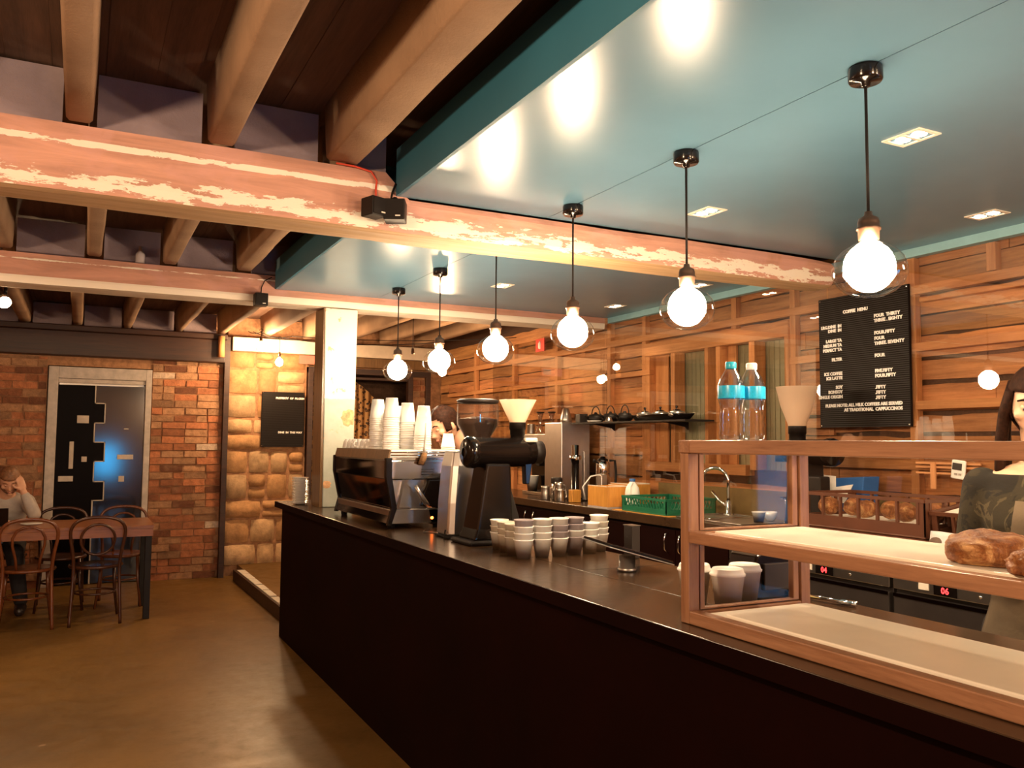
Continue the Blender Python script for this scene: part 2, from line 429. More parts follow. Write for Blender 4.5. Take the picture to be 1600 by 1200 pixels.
def m_counter():
    m = NT('counter_top'); v = m.coords(); a = m.noise(v, 4, 6, 0.6, 0.5); b = m.noise(v, 40, 4)
    m.setc(m.ramp(a, [(0.3, (0.034, 0.018, 0.009)), (0.7, (0.055, 0.029, 0.015))]))
    m.set(m.ramp(b, [(0.3, (0.19,)*3), (0.7, (0.24,)*3)])); m.bump(b, 0.01, 0.001); M['counter_top'] = m.m
    m = NT('counter_front'); v = m.coords((1, 1, 1)); a = m.noise(v, 2, 6)
    m.setc(m.ramp(a, [(0.3, (0.005, 0.0008, 0.0006)), (0.7, (0.009, 0.0012, 0.0009))])); m.set(0.6, Specular_IOR_Level=0.05); M['counter_front'] = m.m
m_counter()
def m_bread():
    m = NT('crust'); v = m.coords(); a = m.noise(v, 16, 8, 0.75, 0.8); b = m.noise(v, 45, 6, 0.75, 0.5)
    m.setc(m.ramp(a, [(0.34, (0.09, 0.022, 0.005)), (0.5, (0.30, 0.10, 0.022)), (0.66, (0.72, 0.42, 0.18))])); m.set(0.4); m.bump(b, 0.9, 0.012); M['crust'] = m.m
m_bread()
def m_camo():
    m = NT('patterned_cloth'); v = m.coords(); a = m.noise(v, 9, 5, 0.6, 1.2)
    m.setc(m.ramp(a, [(0.40, (0.008, 0.006, 0.003)), (0.46, (0.025, 0.019, 0.008)), (0.60, (0.070, 0.053, 0.025)), (0.66, (0.016, 0.012, 0.005))], 'CONSTANT')); m.set(0.9)
    m.bump(m.noise(v, 80, 3), 0.3, 0.004); M['patterned_cloth'] = m.m
m_camo()
def m_curtain():
    m = NT('leopard_curtain'); vo = m.n.new('ShaderNodeTexVoronoi'); vo.inputs['Scale'].default_value = 24; vo.feature = 'F1'
    m.link(m.coords(), vo.inputs[0]); n = m.noise(m.coords(), 30, 3)
    f = m.math('ADD', vo.outputs[0], m.math('MULTIPLY', n, 0.25))
    m.setc(m.ramp(f, [(0.30, (0.16, 0.07, 0.025)), (0.40, (0.016, 0.008, 0.005)), (0.52, (0.03, 0.014, 0.008)), (0.58, (0.36, 0.19, 0.07))])); m.set(0.85); M['leopard_curtain'] = m.m
m_curtain()
glass('bulb_glass', (1.0, 0.97, 0.93), 1.45, 0.02, 1.3)
glass('case_glass', (0.99, 0.98, 0.97), 1.40, 0.0, 0.10)
glass('perspex', (0.95, 0.93, 0.90), 1.45, 0.01, 1.5)
glass('bottle_plastic', (0.93, 0.95, 0.97), 1.5, 0.03, 2.2)
glass('hopper_clear', (0.86, 0.80, 0.76), 1.5, 0.03, 1.5, (0.8, 0.6, 0.5), 0.05)
glass('hopper_frosted', (0.95, 0.9, 0.85), 1.4, 0.3, 1.0, (0.97, 0.80, 0.64), 0.55)
emit('pendant_glow', (1.0, 0.74, 0.48), 140.0)
emit('string_glow', (1.0, 0.66, 0.36), 650.0)
emit('downlight_glow', (1.0, 0.80, 0.58), 22.0)
emit('daylight_side', (0.14, 0.50, 1.0), 6.0)
emit('daylight_pane', (0.05, 0.48, 1.0), 16.0)
emit('red_led', (1.0, 0.03, 0.03), 4.0)
emit('amber_led', (1.0, 0.16, 0.02), 12.0)
plain('socket_bronze', (0.10, 0.055, 0.035), 0.35, 0.6)
# ------------------------------------------------------------------ shell
XW = 3.95; YE = 9.85; ZC = 2.55; ZT = 2.88; X0 = -2.6; Y0 = -2.6; BX = 1.18
b = MB(); b.box(X0, 4.3, Y0, 11.2, -0.1, 0.0); struct('floor', b, 'floor_concrete')
b = MB(); b.box(X0-0.1, X0, Y0, YE, 0, ZT); struct('wall_left', b, 'mortar')
b = MB()
b.box(X0, 0.15, Y0-0.1, Y0, 0, ZT); b.box(1.45, 4.3, Y0-0.1, Y0, 0, ZT); b.box(0.15, 1.45, Y0-0.1, Y0, 0, 0.65); b.box(0.15, 1.45, Y0-0.1, Y0, 1.35, ZT); b.box(0.15, .28, Y0-0.1, Y0, 0.65, 1.35); b.box(.80, 1.45, Y0-0.1, Y0, .65, 1.35)
struct('wall_rear', b, 'mortar')
b = MB(); b.box(0.28, .80, Y0-0.09, Y0-0.07, 0.65, 1.35); wn = struct('window_1', b, 'daylight_pane')
b = MB()
for x in (0.28, 0.53, 0.77): b.box(x, x+0.03, Y0-0.07, Y0-0.0, 0.65, 1.35)
b.build('window_frame', 'door_frame_paint', wn)
# upper boarded ceiling
b = MB(); x = X0
while x < 4.2:
    wd = R(0.14, 0.2); b.box(x, min(x+wd-0.001, 4.25), Y0, YE+0.2, ZT+R(0, 0.012), ZT+0.04); x += wd
b.box(X0, 4.25, Y0, YE+0.2, ZT+0.04, ZT+0.06)
o = struct('ceiling', b, 'ceiling_board')
# dropped teal ceiling in two bays between the beams, with its side fascia
def teal_bay(n, y0, y1):
    b = MB()
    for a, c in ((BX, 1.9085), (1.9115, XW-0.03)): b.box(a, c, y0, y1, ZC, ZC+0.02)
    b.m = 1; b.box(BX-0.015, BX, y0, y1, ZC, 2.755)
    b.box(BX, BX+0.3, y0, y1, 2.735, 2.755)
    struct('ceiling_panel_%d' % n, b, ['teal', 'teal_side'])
teal_bay(1, Y0, 3.4135); teal_bay(2, 3.642, 5.9585)
b = MB(); b.box(XW-0.03, XW+0.02, Y0, 3.5, 2.505, ZC+0.02); b.box(XW-0.03, XW+0.02, 3.5, 5.955, 2.505, ZC+0.02)
struct('trim_1', b, 'teal_trim')

# ---- right wall: rough boards, studs and rails, a boarded-up window bay
WY0, WY1, WZ0, WZ1 = 3.93, 5.46, 1.33, 2.18
rs = random.Random(3)
b = MB(); z = 0.0
while z < 2.62:
    h = rs.choice((0.11, 0.13, 0.145, 0.16, 0.19)); z1 = min(z+h, 2.86)
    y = Y0
    while y < YE:
        L = rs.uniform(1.6, 3.4); y1 = min(y+L, YE)
        t = rs.uniform(0.72, 1.15); b.col = (t*rs.uniform(0.95, 1.08), t, t*rs.uniform(0.85, 1.05))
        xx = XW+0.045+rs.uniform(-0.004, 0.008); gap = rs.choice((0.002, 0.006, 0.012, 0.018))
        segs = [(y, y1)]
        if z1 > WZ0 and z < WZ1:
            segs = [(a, c) for a, c in ((y, min(y1, WY0)), (max(y, WY1), y1)) if c-a > 0.01]
        for a, c in segs:
            # wavy sawn edge, cut in short lengths
            n = max(1, int((c-a)/0.12)); pts = []
            lo = [z+gap+(0.010 if rs.random() < .25 else 0)*rs.random() for _ in range(n+1)]
            hi = [z1-rs.uniform(0, 0.006)-(0.012*rs.random() if rs.random() < .2 else 0) for _ in range(n+1)]
            vs = []
            for k in range(n+1):
                yy = a+(c-0.003-a)*k/n
                vs += [(xx, yy, lo[k]), (xx, yy, hi[k]), (xx+0.02, yy, hi[k]), (xx+0.02, yy, lo[k])]
            fs = []
            for k in range(n):
                o_ = 4*k
                for q in range(4): fs.append((o_+q, o_+(q+1) % 4, o_+4+(q+1) % 4, o_+4+q))
            fs += [(0, 1, 2, 3), (4*n, 4*n+3, 4*n+2, 4*n+1)]
            b.add(vs, fs, False)
        y = y1
    z = z1
b.col = (0.10, 0.07, 0.05)
for a in ((Y0, WY0, 0, ZT), (WY1, YE+0.1, 0, ZT), (WY0, WY1, 0, WZ0), (WY0, WY1, WZ1, ZT)): b.box(XW+0.068, XW+0.09, *a)
struct('wall_right', b, 'plank')
b = MB(); b.box(XW+0.10, XW+0.115, WY0-0.05, WY1+0.05, WZ0-0.05, WZ1+0.05)
for k in range(34): b.box(XW+0.095, XW+0.10, WY0+k*0.047, WY0+k*0.047+0.012, WZ0, WZ1)
wn = struct('window_2', b, 'olive_pane')
b = MB()   # reveal boards and mullions
for y, wd in ((5.08, 0.05), (4.705, 0.035), (4.575, 0.045), (4.235, 0.055)):
    b.box(XW-0.01, XW+0.088, y, y+wd, WZ0, WZ1)
b.box(XW+0.0, XW+0.092, WY1-0.05, WY1, WZ0, WZ1); b.box(XW+0.06, XW+0.075, 5.25, WY1-0.05, WZ0, WZ1)
b.box(XW+0.06, XW+0.08, 4.49, 4.575, WZ0, WZ1); b.box(XW-0.015, XW+0.09, WY0, WY0+0.035, WZ0, WZ1)
b.build('mullion', 'frame_timber_z', wn, bevel=0.003)
b = MB(); b.box(XW-0.015, XW+0.09, WY0, WY1, WZ1, WZ1+0.10); b.box(XW-0.012, XW+0.09, WY0+0.4, WY1, WZ0-0.04, WZ0+0.03)
b.build('sill', 'frame_timber_y', wn, bevel=0.004)
def fr(b, *a): b.box(*a)
b = MB()
for y in (8.70, 7.74, 6.85, 5.96, 5.46, 3.03, 2.14, 1.26, 0.38, -0.5):
    b.box(XW, XW+0.045, y, y+0.048, 1.0, 2.505)
b.box(XW, XW+0.045, 3.885, 3.93, 1.55, 2.50); b.box(XW, XW+0.045, 2.575, 2.625, 2.36, 2.50); b.box(XW, XW+0.045, 4.42, 4.47, 2.28, 2.5)
struct('trim_2', b, 'frame_timber_z', bevel=0.003)
b = MB()
for z, h, a, c in ((2.305, 0.05, -2.5, 9.5), (2.035, 0.042, 5.40, 9.5), (1.41, 0.05, 5.40, 9.5), (1.72, 0.045, 6.6, 9.5),
                   (2.0, 0.045, -2.5, 3.96), (1.69, 0.045, -2.5, 3.04), (1.37, 0.05, -2.5, 3.88), (2.26, 0.025, -2.5, 3.0), (1.60, 0.04, 3.04, 3.88)):
    b.box(XW-0.006, XW+0.04, a, c, z, z+h)
struct('trim_3', b, 'frame_timber_y', bevel=0.003)

# ---- shopfront window in the right wall, behind the camera
b = MB(); b.box(XW-.022, XW-.016, -.60, -0.05, 0.95, 1.65); wn = struct('window_3', b, 'daylight_side')
b = MB()
for a in ((-.65, -.60, .90, 1.70), (-.05, -.0, .90, 1.70), (-.60, -.05, .90, .95), (-.60, -.05, 1.65, 1.70), (-.33, -.31, .95, 1.65)): b.box(XW-.04, XW-.008, *a)
b.build('window_frame', 'door_frame_paint', wn)
# ---- end wall: brick left and right of the door, rubble stone to the right
def bricks(b, x0, x1, z0, z1, y, rs):
    z = z0; row = 0
    while z < z1-0.02:
        h = min(0.077, z1-z); x = x0-(row % 2)*0.12
        while x < x1:
            L = rs.choice((0.23, 0.23, 0.23, 0.112, 0.24)); a, c = max(x, x0), min(x+L-0.012, x1)
            if c-a > 0.03:
                t = rs.uniform(0.6, 1.15); k = rs.random()
                t *= .80; b.col = (0.58*t, 0.215*t, 0.095*t) if k < .50 else ((0.55*t, 0.29*t, 0.15*t) if k < .88 else ((0.30*t, 0.11*t, 0.05*t) if k < .975 else (0.62, 0.46, 0.34)))
                d = rs.uniform(0.004, 0.022); j = [rs.uniform(-0.004, 0.004) for _ in range(8)]
                vs = [(a+j[0], y-d, z+j[1]), (c+j[2], y-d, z+j[3]), (c+j[4], y-d, z+h-0.011+j[5]), (a+j[6], y-d, z+h-0.011+j[7])]
                vs += [(p[0], y+0.01, p[2]) for p in vs]
                b.add(vs, [(0, 1, 2, 3), (0, 4, 5, 1), (1, 5, 6, 2), (2, 6, 7, 3), (3, 7, 4, 0)], False)
            x += L
        z += 0.077; row += 1
rs = random.Random(11)
b = MB()
bricks(b, X0, -0.335, 0.0, 2.34, YE, rs); bricks(b, 0.665, 1.385, 0.0, 2.36, YE, rs)
b.m = 1; b.col = (1, 1, 1)
b.box(X0, -0.33, YE, YE+0.15, 0, ZT); b.box(0.66, 1.39, YE, YE+0.15, 0, ZT); b.box(-0.33, 0.66, YE, YE+0.15, 2.25, ZT)
struct('wall_end', b, ['brick', 'mortar'])
def stones(b, x0, x1, z0, z1, y, rs):
    z = z0
    while z < z1-0.03:
        h = min(rs.uniform(0.16, 0.30), z1-z); x = x0
        while x < x1-0.02:
            L = rs.uniform(0.18, 0.42); c = min(x+L, x1)
            if x1-c < 0.09: c = x1
            subs = [(z, z+h)] if rs.random() > .25 or h < 0.2 else [(z, z+h*0.45), (z+h*0.45, z+h)]
            for za, zb in subs:
                t = rs.uniform(0.75, 1.15); k = rs.random()
                b.col = (0.56*t, 0.30*t, 0.13*t) if k < .6 else ((0.60*t, 0.38*t, 0.20*t) if k < .88 else (0.50*t, 0.19*t, 0.085*t))
                g = 0.009; nx, nz = 5, 4; d = rs.uniform(0.03, 0.06); vs = []
                jx = [rs.uniform(-0.012, 0.012) for _ in range(4)]
                for i in range(nx+1):
                    for j in range(nz+1):
                        u, v = i/nx, j/nz; e = min(u, 1-u)*2; e2 = min(v, 1-v)*2
                        bul = (1-(1-min(1, e*2.6))**3)**.5*(1-(1-min(1, e2*2.6))**3)**.5
                        px = x+g+(c-x-2*g)*u; pz = za+g+(zb-za-2*g)*v
                        if 0 < i < nx: px += rs.uniform(-.008, .008)
                        if 0 < j < nz: pz += rs.uniform(-.008, .008)
                        cut = 0.016*(1-e)*(1-e2); px += (0.5-u)*cut*1.2; pz += (0.5-v)*cut*1.2
                        vs.append((px, y-d*bul-rs.uniform(0, .008)+0.005, pz))
                fs = [(i*(nz+1)+j, (i+1)*(nz+1)+j, (i+1)*(nz+1)+j+1, i*(nz+1)+j+1) for i in range(nx) for j in range(nz)]
                b.add(vs, fs, True)
            x = c
        z += h
b = MB(); stones(b, 1.44, 2.31, 0.1, 2.66, YE+0.022, random.Random(5))
b.m = 1; b.col = (1, 1, 1)
b.box(1.43, 2.32, YE+0.03, YE+0.2, 0, ZT)
b.box(2.32, XW+0.3, YE+0.03, YE+0.2, 2.36, ZT); b.box(3.83, XW+0.3, YE+0.03, YE+0.2, 0, 2.36)
struct('wall_back', b, ['stone', 'mortar'])
b = MB(); b.box(1.385, 1.44, YE-0.10, YE+0.12, 0, 2.64); struct('trim_4', b, 'dark_lintel')
# nook behind the curtained doorway
b = MB(); b.box(2.2, XW+0.3, 11.1, 11.2, 0, ZT); b.box(2.2, 2.3, YE+0.2, 11.1, 0, ZT); b.box(XW+0.2, XW+0.3, YE+0.2, 11.1, 0, ZT); b.box(2.2, XW+0.3, YE+0.2, 11.2, 2.3, 2.4)
struct('wall_nook', b, 'ceiling_board')
# raised floor beside the stone wall and its worn edging
b = MB(); b.box(1.60, XW, 6.95, YE+0.03, 0.001, 0.12); struct('floor_step', b, 'floor_concrete')
b = MB(); b.prism([(1.53, 7.0), (1.60, 7.0), (1.60, 9.5), (1.50, 9.5)], 'z', 0.001, 0.118)
b.build('step_edging', 'dark_lintel') ; D.objects['step_edging']['kind'] = 'structure'
b = MB()
for k in range(7):
    y = 7.05+k*0.34; b.prism([(1.545-k*0.003, y), (1.60, y), (1.60, y+R(.27, .33)), (1.54-k*0.003, y+R(.27, .33))], 'z', 0.1185, 0.128)
o = b.build('edging_strip', 'cream_paper', D.objects['step_edging'])

# ---- door_1: white frame, two dark leaves meeting in a stepped line
b = MB(); FY = YE-0.03
b.box(-0.32, -0.23, FY, YE+0.1, 0, 2.24); b.box(0.595, 0.655, FY, YE+0.1, 0, 2.24); b.box(-0.23, 0.595, FY+.001, YE+0.1, 2.12, 2.239); b.box(-0.229, 0.594, FY+0.015, YE+0.1, 2.075, 2.119)
dr = struct('door_1', b, 'door_frame_paint', bevel=0.004)
jag = [(2.07, .118), (1.87, .118), (1.87, .214), (1.665, .214), (1.665, .120), (1.465, .120), (1.465, .222), (1.265, .222), (1.265, .128), (1.055, .128), (1.055, .230), (0.86, .230), (0.86, .128), (0.01, .125)]
g = 0.006
left = [(-0.228, 0.01), (-0.228, 2.065)]+[(x-g, z) for z, x in jag]
right = [(0.592, 0.01), (0.592, 2.065)]+[(x+g, z) for z, x in jag]
b = MB(); b.prism(left, 'y', YE+0.02, YE+0.06); lf = b.build('door_leaf', 'door_black', dr); lf['label'] = 'black left leaf with stepped edge'
b = MB(); b.prism(right, 'y', YE+0.02, YE+0.06); rf = b.build('door_leaf', 'door_blue_sheen', dr); rf['label'] = 'glossy black right leaf with stepped edge and painted-in blue reflection'
b = MB(); b.box(-0.25, 0.62, YE+0.065, YE+0.075, 0, 2.1); b.build('door_backing', 'door_cream', dr)
def inlay(leaf, x0, x1, z0, z1):
    b = MB(); b.box(x0, x1, YE+0.012, YE+0.02, z0, z1); b.build('inlay', 'door_cream', leaf, bevel=0.002)
for a in ((-0.045, 0.065, 1.66, 1.74), (-0.105, -0.065, 1.19, 1.47), (0.01, 0.06, 1.26, 1.315), (-0.195, -0.06, 1.06, 1.115)): inlay(lf, *a)
for a in ((0.40, 0.445, 1.60, 1.612), (0.345, 0.50, 1.285, 1.335), (0.365, 0.42, 1.05, 1.11)): inlay(rf, *a)

b = MB(); pts_ = [(x, z) for z, x in jag]
for (xa, za), (xb, zb) in zip(pts_, pts_[1:]):
    b.box(min(xa, xb)-.005, max(xa, xb)+.005, YE+.012, YE+.0195, min(za, zb)-.005, max(za, zb)+.005)
b.build('stepped_strip', 'door_cream', dr)
b = MB(); b.box(-.22, .58, YE+.005, YE+.018, 2.055, 2.075); b.build('top_strip', 'white_gloss', dr)
# ---- lintels over the doors
o = tag((lambda b: (b.box(X0, 1.38, YE-0.14, YE-0.0, 2.345, 2.60), b.box(X0, 1.40, YE-0.16, YE-0.0, 2.60, 2.66), b)[-1])(MB()).build('lintel_beam', 'dark_lintel', bevel=0.01),
        'dark stained timber lintel spanning the brick wall above the black double door', 'beam')
b = MB(); b.box(1.46, XW, YE-0.12, YE+0.0, 2.49, 2.645)
tag(b.build('lintel_beam', 'beam_underside_white', bevel=0.008), 'white painted lintel above the stone wall and curtained doorway', 'beam')
b = MB(); b.box(2.32, XW, YE-0.10, YE+0.0, 2.37, 2.485)
tag(b.build('lintel_beam', 'column_side', bevel=0.006), 'brown lintel directly under the white painted one, over the curtained doorway', 'beam')
b = MB(); b.cyl((1.33, YE-0.2, 2.40), (1.33, YE-0.2, 2.63), 0.035, n=14)
tag(b.build('pipe_stub', 'frame_timber_z'), 'short orange-brown pipe at the right end of the dark lintel', 'pipe')
t = thing('painted_board', 'salmon board with a grey-green patch above the left edge of the curtained doorway', 'board', (2.33, YE-0.13, 2.43))
b = MB(); b.box(2.19, 2.50, YE-0.15, YE-0.125, 2.375, 2.475); b.build('board', 'lip', t)
b = MB(); b.box(2.37, 2.48, YE-0.156, YE-0.150, 2.39, 2.465); b.build('patch', 'teal_side', t)

# ---- curtained doorway frame and curtain
b = MB()
for x in (2.33, 3.56, 3.79): b.box(x, x+0.06, YE-0.03, YE+0.06, 0.12, 2.36)
b.box(2.33, 3.85, YE-0.031, YE+0.061, 2.29, 2.36); b.box(2.39, 3.56, YE-0.02, YE+0.05, 2.23, 2.26)
struct('door_2', b, 'dark_lintel', bevel=0.004)
b = MB(); bricks(b, 3.62, 3.79, 0.12, 2.29, YE+0.03, random.Random(4)); b.m = 1; b.col = (1, 1, 1); b.box(3.62, 3.79, YE+0.03, YE+0.1, 0.12, 2.29)
struct('wall_pier', b, ['brick', 'mortar'])
b = MB(); n = 90; vs = []; xa, xb = 2.40, 3.30
for j in range(2):
    for i in range(n+1):
        u = i/n; x = xa+(xb-xa)*u; zz = 0.15 if j == 0 else 2.22-0.35*max(0, (u-0.55)/0.45)**1.4
        vs.append((x, YE+0.10+0.012*sin(u*72), zz))
b.add(vs, [(i, i+1, n+2+i, n+1+i) for i in range(n)], True)
tag(b.build('curtain', 'leopard_curtain', solid=0.004), 'leopard-patterned curtain hanging in the dark doorway behind the column', 'curtain')

# ---- big beams
def beam(name, x0, x1, y0, y1, z0, z1, mf, mu, label, rounded=None, top_cut=None):
    b = MB(); n = 60; rings = []
    for k in range(n+1):
        x = x0+(x1-x0)*k/n
        ex = 12.0
        if rounded and x > rounded: ex = 12-9.2*min(1, (x-rounded)/0.55)
        sag = 0.0
        cy, cz, hy, hz = (y0+y1)/2, (z0+z1)/2, (y1-y0)/2, (z1-z0)/2
        if top_cut and x > top_cut[0]: cz, hz = (z0+top_cut[1])/2, (top_cut[1]-z0)/2
        r = []
        for i in range(28):
            a = 2*pi*(i+0.5)/28; c_, s_ = cos(a), sin(a)
            rr = (abs(c_)**ex+abs(s_)**ex)**(-1/ex)
            wob = 0.004*noise.noise(Vector((x*2.2, i*0.5, z0*9)))
            r.append(Vector((x, cy+(hy+wob)*rr*c_, cz+(hz+wob)*rr*s_+sag)))
        rings.append(r)
    b.loft(rings, True, False)
    o = b.build(name, [mf, mu], loc=(0, 0, z0))
    # underside gets the bare timber
    for p in o.data.polygons:
        if p.normal.z < -0.75: p.material_index = 1
    o.location = (0, 0, z0)
    return tag(o, label, 'beam')
beam('ceiling_beam', X0, 3.78, 3.415, 3.64, 2.392, 2.655, 'beam_near', 'beam_underside', 'near salmon timber beam with flaking cream paint crossing the room to the menu board', 3.25, (BX-0.02, 2.545))
beam('ceiling_beam', X0, 3.895, 5.96, 6.215, 2.452, 2.65, 'beam_far', 'beam_underside_white', 'far salmon and white timber beam resting on the painted column')
# ---- joists
def joist(x, wd, y0, y1, label):
    b = MB(); n = 14; rings = []
    for k in range(n+1):
        y = y0+(y1-y0)*k/n; wb = 0.006*noise.noise(Vector((x*5, y*1.7, 1)))
        hw = wd/2+wb; zb = 2.657+0.008*noise.noise(Vector((x*3, y*1.3, 5)))
        rings.append([Vector(p) for p in ((x-hw-0.012, y, ZT+0.01), (x-hw, y, zb+0.012), (x-hw+0.012, y, zb), (x+hw-0.012, y, zb), (x+hw, y, zb+0.012), (x+hw+0.012, y, ZT+0.01))])
    b.loft(rings, True, True)
    return tag(b.build('ceiling_joist', 'joist_spray', loc=(x, y0, 2.657)), label, 'joist', 'ceiling joists')
nth = ['first', 'second', 'third', 'fourth', 'fifth', 'sixth', 'seventh', 'eighth', 'ninth', 'tenth', 'eleventh']
for i, (x, wd) in enumerate(((-0.52, 0.085), (-0.05, 0.088), (0.446, 0.10), (0.93, 0.14))):
    joist(x, wd, Y0, 3.41, 'brown sprayed ceiling joist in front of the near beam, %s from the left' % nth[i])
for i, (x, wd) in enumerate(((-0.46, 0.08), (0.03, 0.085), (0.48, 0.085), (0.955, 0.10))):
    joist(x, wd, 3.645, 5.955, 'brown sprayed ceiling joist between the two salmon beams, %s from the left' % nth[i])
for i, (x, wd) in enumerate(((-1.0, 0.09), (-0.545, 0.10), (-0.075, 0.088), (0.388, 0.08), (0.897, 0.075), (1.33, 0.08), (1.80, 0.09), (2.26, 0.09), (2.72, 0.09), (3.18, 0.09), (3.62, 0.09))):
    joist(x, wd, 6.22, YE-0.17, 'brown sprayed ceiling joist beyond the far beam, %s from the left' % nth[i])
# blocking boards standing on the beams between the joists
def blocking(y, xs, x0, x1, label):
    b = MB(); cur = x0
    for x, wd in xs+[(x1+0.06, 0.12)]:
        a, c = cur, x-wd/2-0.014
        if c > a+0.02: b.prism([(a, 2.657), (c, 2.657), (c, ZT-0.002), (a, ZT-0.002)], 'y', y, y+0.03)
        cur = x+wd/2+0.014
    o = b.build('blocking_board', 'blocking_spray'); return tag(o, label, 'board')
blocking(3.50, [(-0.05, 0.088), (0.446, 0.10), (0.93, 0.14)], -2.5, 1.16, 'grey-lilac sprayed infill boards standing on the near beam')
blocking(6.05, [(-0.46, 0.08), (0.03, 0.085), (0.48, 0.085), (0.955, 0.10)], -2.5, 3.8, 'grey-lilac sprayed infill boards standing on the far beam')
blocking(YE-0.10, [(-1.0, 0.09), (-0.545, 0.10), (-0.075, 0.088), (0.388, 0.08), (0.897, 0.075)], -2.5, 1.3, 'sprayed infill boards standing on the dark lintel')

# ---- column on the counter's far end
b = MB(); rings = []
for z, e in ((1.031, 0), (1.3, .002), (1.7, .004), (1.78, .006), (2.05, .008), (2.45, .012)):
    rings.append([Vector(p) for p in ((1.535-e, 5.965, z), (1.750+e, 5.965, z), (1.750+e, 6.13, z), (1.535-e, 6.13, z))])
b.loft(rings, True, False)
c = b.build('support_column', 'column_paint', loc=(1.64, 6.04, 1.031), bevel=0.006)
tag(c, 'flaking pale green and cream painted column standing at the far end of the counter', 'column')
b = MB(); b.box(1.515, 1.534, 5.975, 6.21, 1.031, 2.45); b.build('side_board', 'column_side', c)

for n_, (x, z, w_, h_) in enumerate(((1.715, 1.665, .060, .062), (1.560, 1.19, .035, .030))):
    b = MB(); rr = random.Random(n_); n = 22
    pts_ = [(min(1.748, max(1.536, x+w_*cos(2*pi*i/n)*rr.uniform(.75, 1.1))), z+h_*sin(2*pi*i/n)*rr.uniform(.8, 1.1)) for i in range(n)]
    b.prism(pts_, 'y', 5.9635, 5.9655); b.build('bare_patch', 'column_bare', c)
# ------------------------------------------------------------------ front counter
CT = 1.03
t = thing('service_counter', 'long black-fronted service counter with dark stone top running into the room', 'counter', (1.7, 3, 0))
b = MB(); b.box(1.41, 2.03, -1.4, 6.70, 0.0, 0.985); b.build('body', 'counter_front', t, bevel=0.003)
b = MB(); b.box(1.362, 1.664, -1.45, 6.74, 0.985, CT); b.build('top', 'counter_top', t, bevel=0.002)
b = MB(); b.box(1.3595, 1.362, -1.45, 6.74, 0.985, CT-.002); b.build('edge_band', 'counter_front', t)
b = MB(); b.box(1.667, 2.062, -1.45, 2.7, 0.985, CT); b.box(1.667, 2.062, 2.703, 6.74, 0.985, CT); b.build('top', 'counter_top', t, bevel=0.003)

# ------------------------------------------------------------------ display case on the counter
t = thing('display_case', 'oak framed glass display case with two marble shelves on the near end of the counter', 'display case', (1.64, 1.0, CT))
XA, XB, YA, YB, ZB, ZU = 1.430, 1.862, 1.822, 0.10, CT+0.001, 1.509
b = MB(); b.box(XA-0.006, XA+0.034, YB, YA-.045, ZU-0.034, ZU); b.build('top_rail', 'oak_case', t, bevel=0.003)
b = MB(); b.box(XB-0.034, XB, YB, YA-.045, ZU-0.034, ZU); b.build('top_rail', 'oak_case', t, bevel=0.003)
b = MB(); b.box(XA-0.006, XB, YA-0.045, YA, ZU-0.034, ZU); b.build('top_rail', 'oak_case_x', t, bevel=0.003)
b = MB(); b.box(XA+0.03, XB-.03, YB, YA-.04, ZU-0.012, ZU-.006); b.build('top_pane', 'case_glass', t)
for n_, (x, y) in enumerate(((XA, YA-0.034), (XB-0.034, YA-0.034), (XA, YB), (XB-0.034, YB))):
    b = MB(); b.box(x, x+0.034, y, y+0.034, ZB, ZU-0.034); b.build('post', 'oak_case_z', t, bevel=0.002)
for z, h in ((ZB, 0.034), (1.240, 0.031)):
    b = MB(); b.box(XA, XA+0.034, YB+0.034, YA-0.034, z, z+h); b.build('front_rail', 'oak_case', t, bevel=0.003)
    b = MB(); b.box(XB-0.034, XB, YB+0.034, YA-0.034, z, z+h*0.6); b.build('back_rail', 'oak_case', t, bevel=0.003)
    b = MB(); b.box(XA+0.034, XB-0.034, YB+0.03, YA-0.05, z+h*0.45, z+h*0.80); b.build('shelf', 'marble', t, bevel=0.002)
    b = MB(); b.box(XA+0.034, XB-0.034, YA-0.034, YA-0.004, z, z+h*0.9); b.build('end_rail', 'oak_case_x', t, bevel=0.003)
# the two sash frames with glass in the end
for z0, z1 in ((ZB+0.034, 1.240), (1.271, ZU-0.034)):
    b = MB(); yy = YA-0.030
    fo = [(XA+.040, z0), (XB-.040, z0), (XB-.040, z1), (XA+.040, z1)]; fi = [(XA+.056, z0+.004), (XB-.060, z0+.004), (XB-.060, z1-.004), (XA+.056, z1-.004)]
    q_ = [(x, y_, z) for y_ in (yy, yy+.02) for ring_ in (fo, fi) for x, z in ring_]
    b.add(q_, [f for i in range(4) for j in ((i+1) % 4,) for f in ((i, j, 4+j, 4+i), (8+i, 12+i, 12+j, 8+j), (i, 8+i, 8+j, j), (4+i, 4+j, 12+j, 12+i))])
    fr_ = b.build('sash', 'oak_case_z', t, bevel=0.002)
    b = MB(); b.box(XA+0.050, XB-0.050, yy+0.008, yy+0.012, z0-0.004, z1+0.004); b.build('pane', 'case_glass', fr_)
b = MB(); b.box(XA+0.003, XA+0.007, YB+0.034, YA-0.034, 1.271, ZU-0.034); b.build('front_pane', 'case_glass', t)
# white trays lying on the two shelves
for z, ya, lab in ((ZB+0.030, 1.70, 'white tray on the bottom shelf of the display case'), (1.2665, 1.74, 'white marble slab on the middle shelf of the display case')):
    b = MB(); b.box(XA+0.045, XB-0.075, YB+0.06, ya, z-0.0018, z+0.008); o = b.build('serving_slab', 'marble', bevel=0.003); tag(o, lab, 'tray')

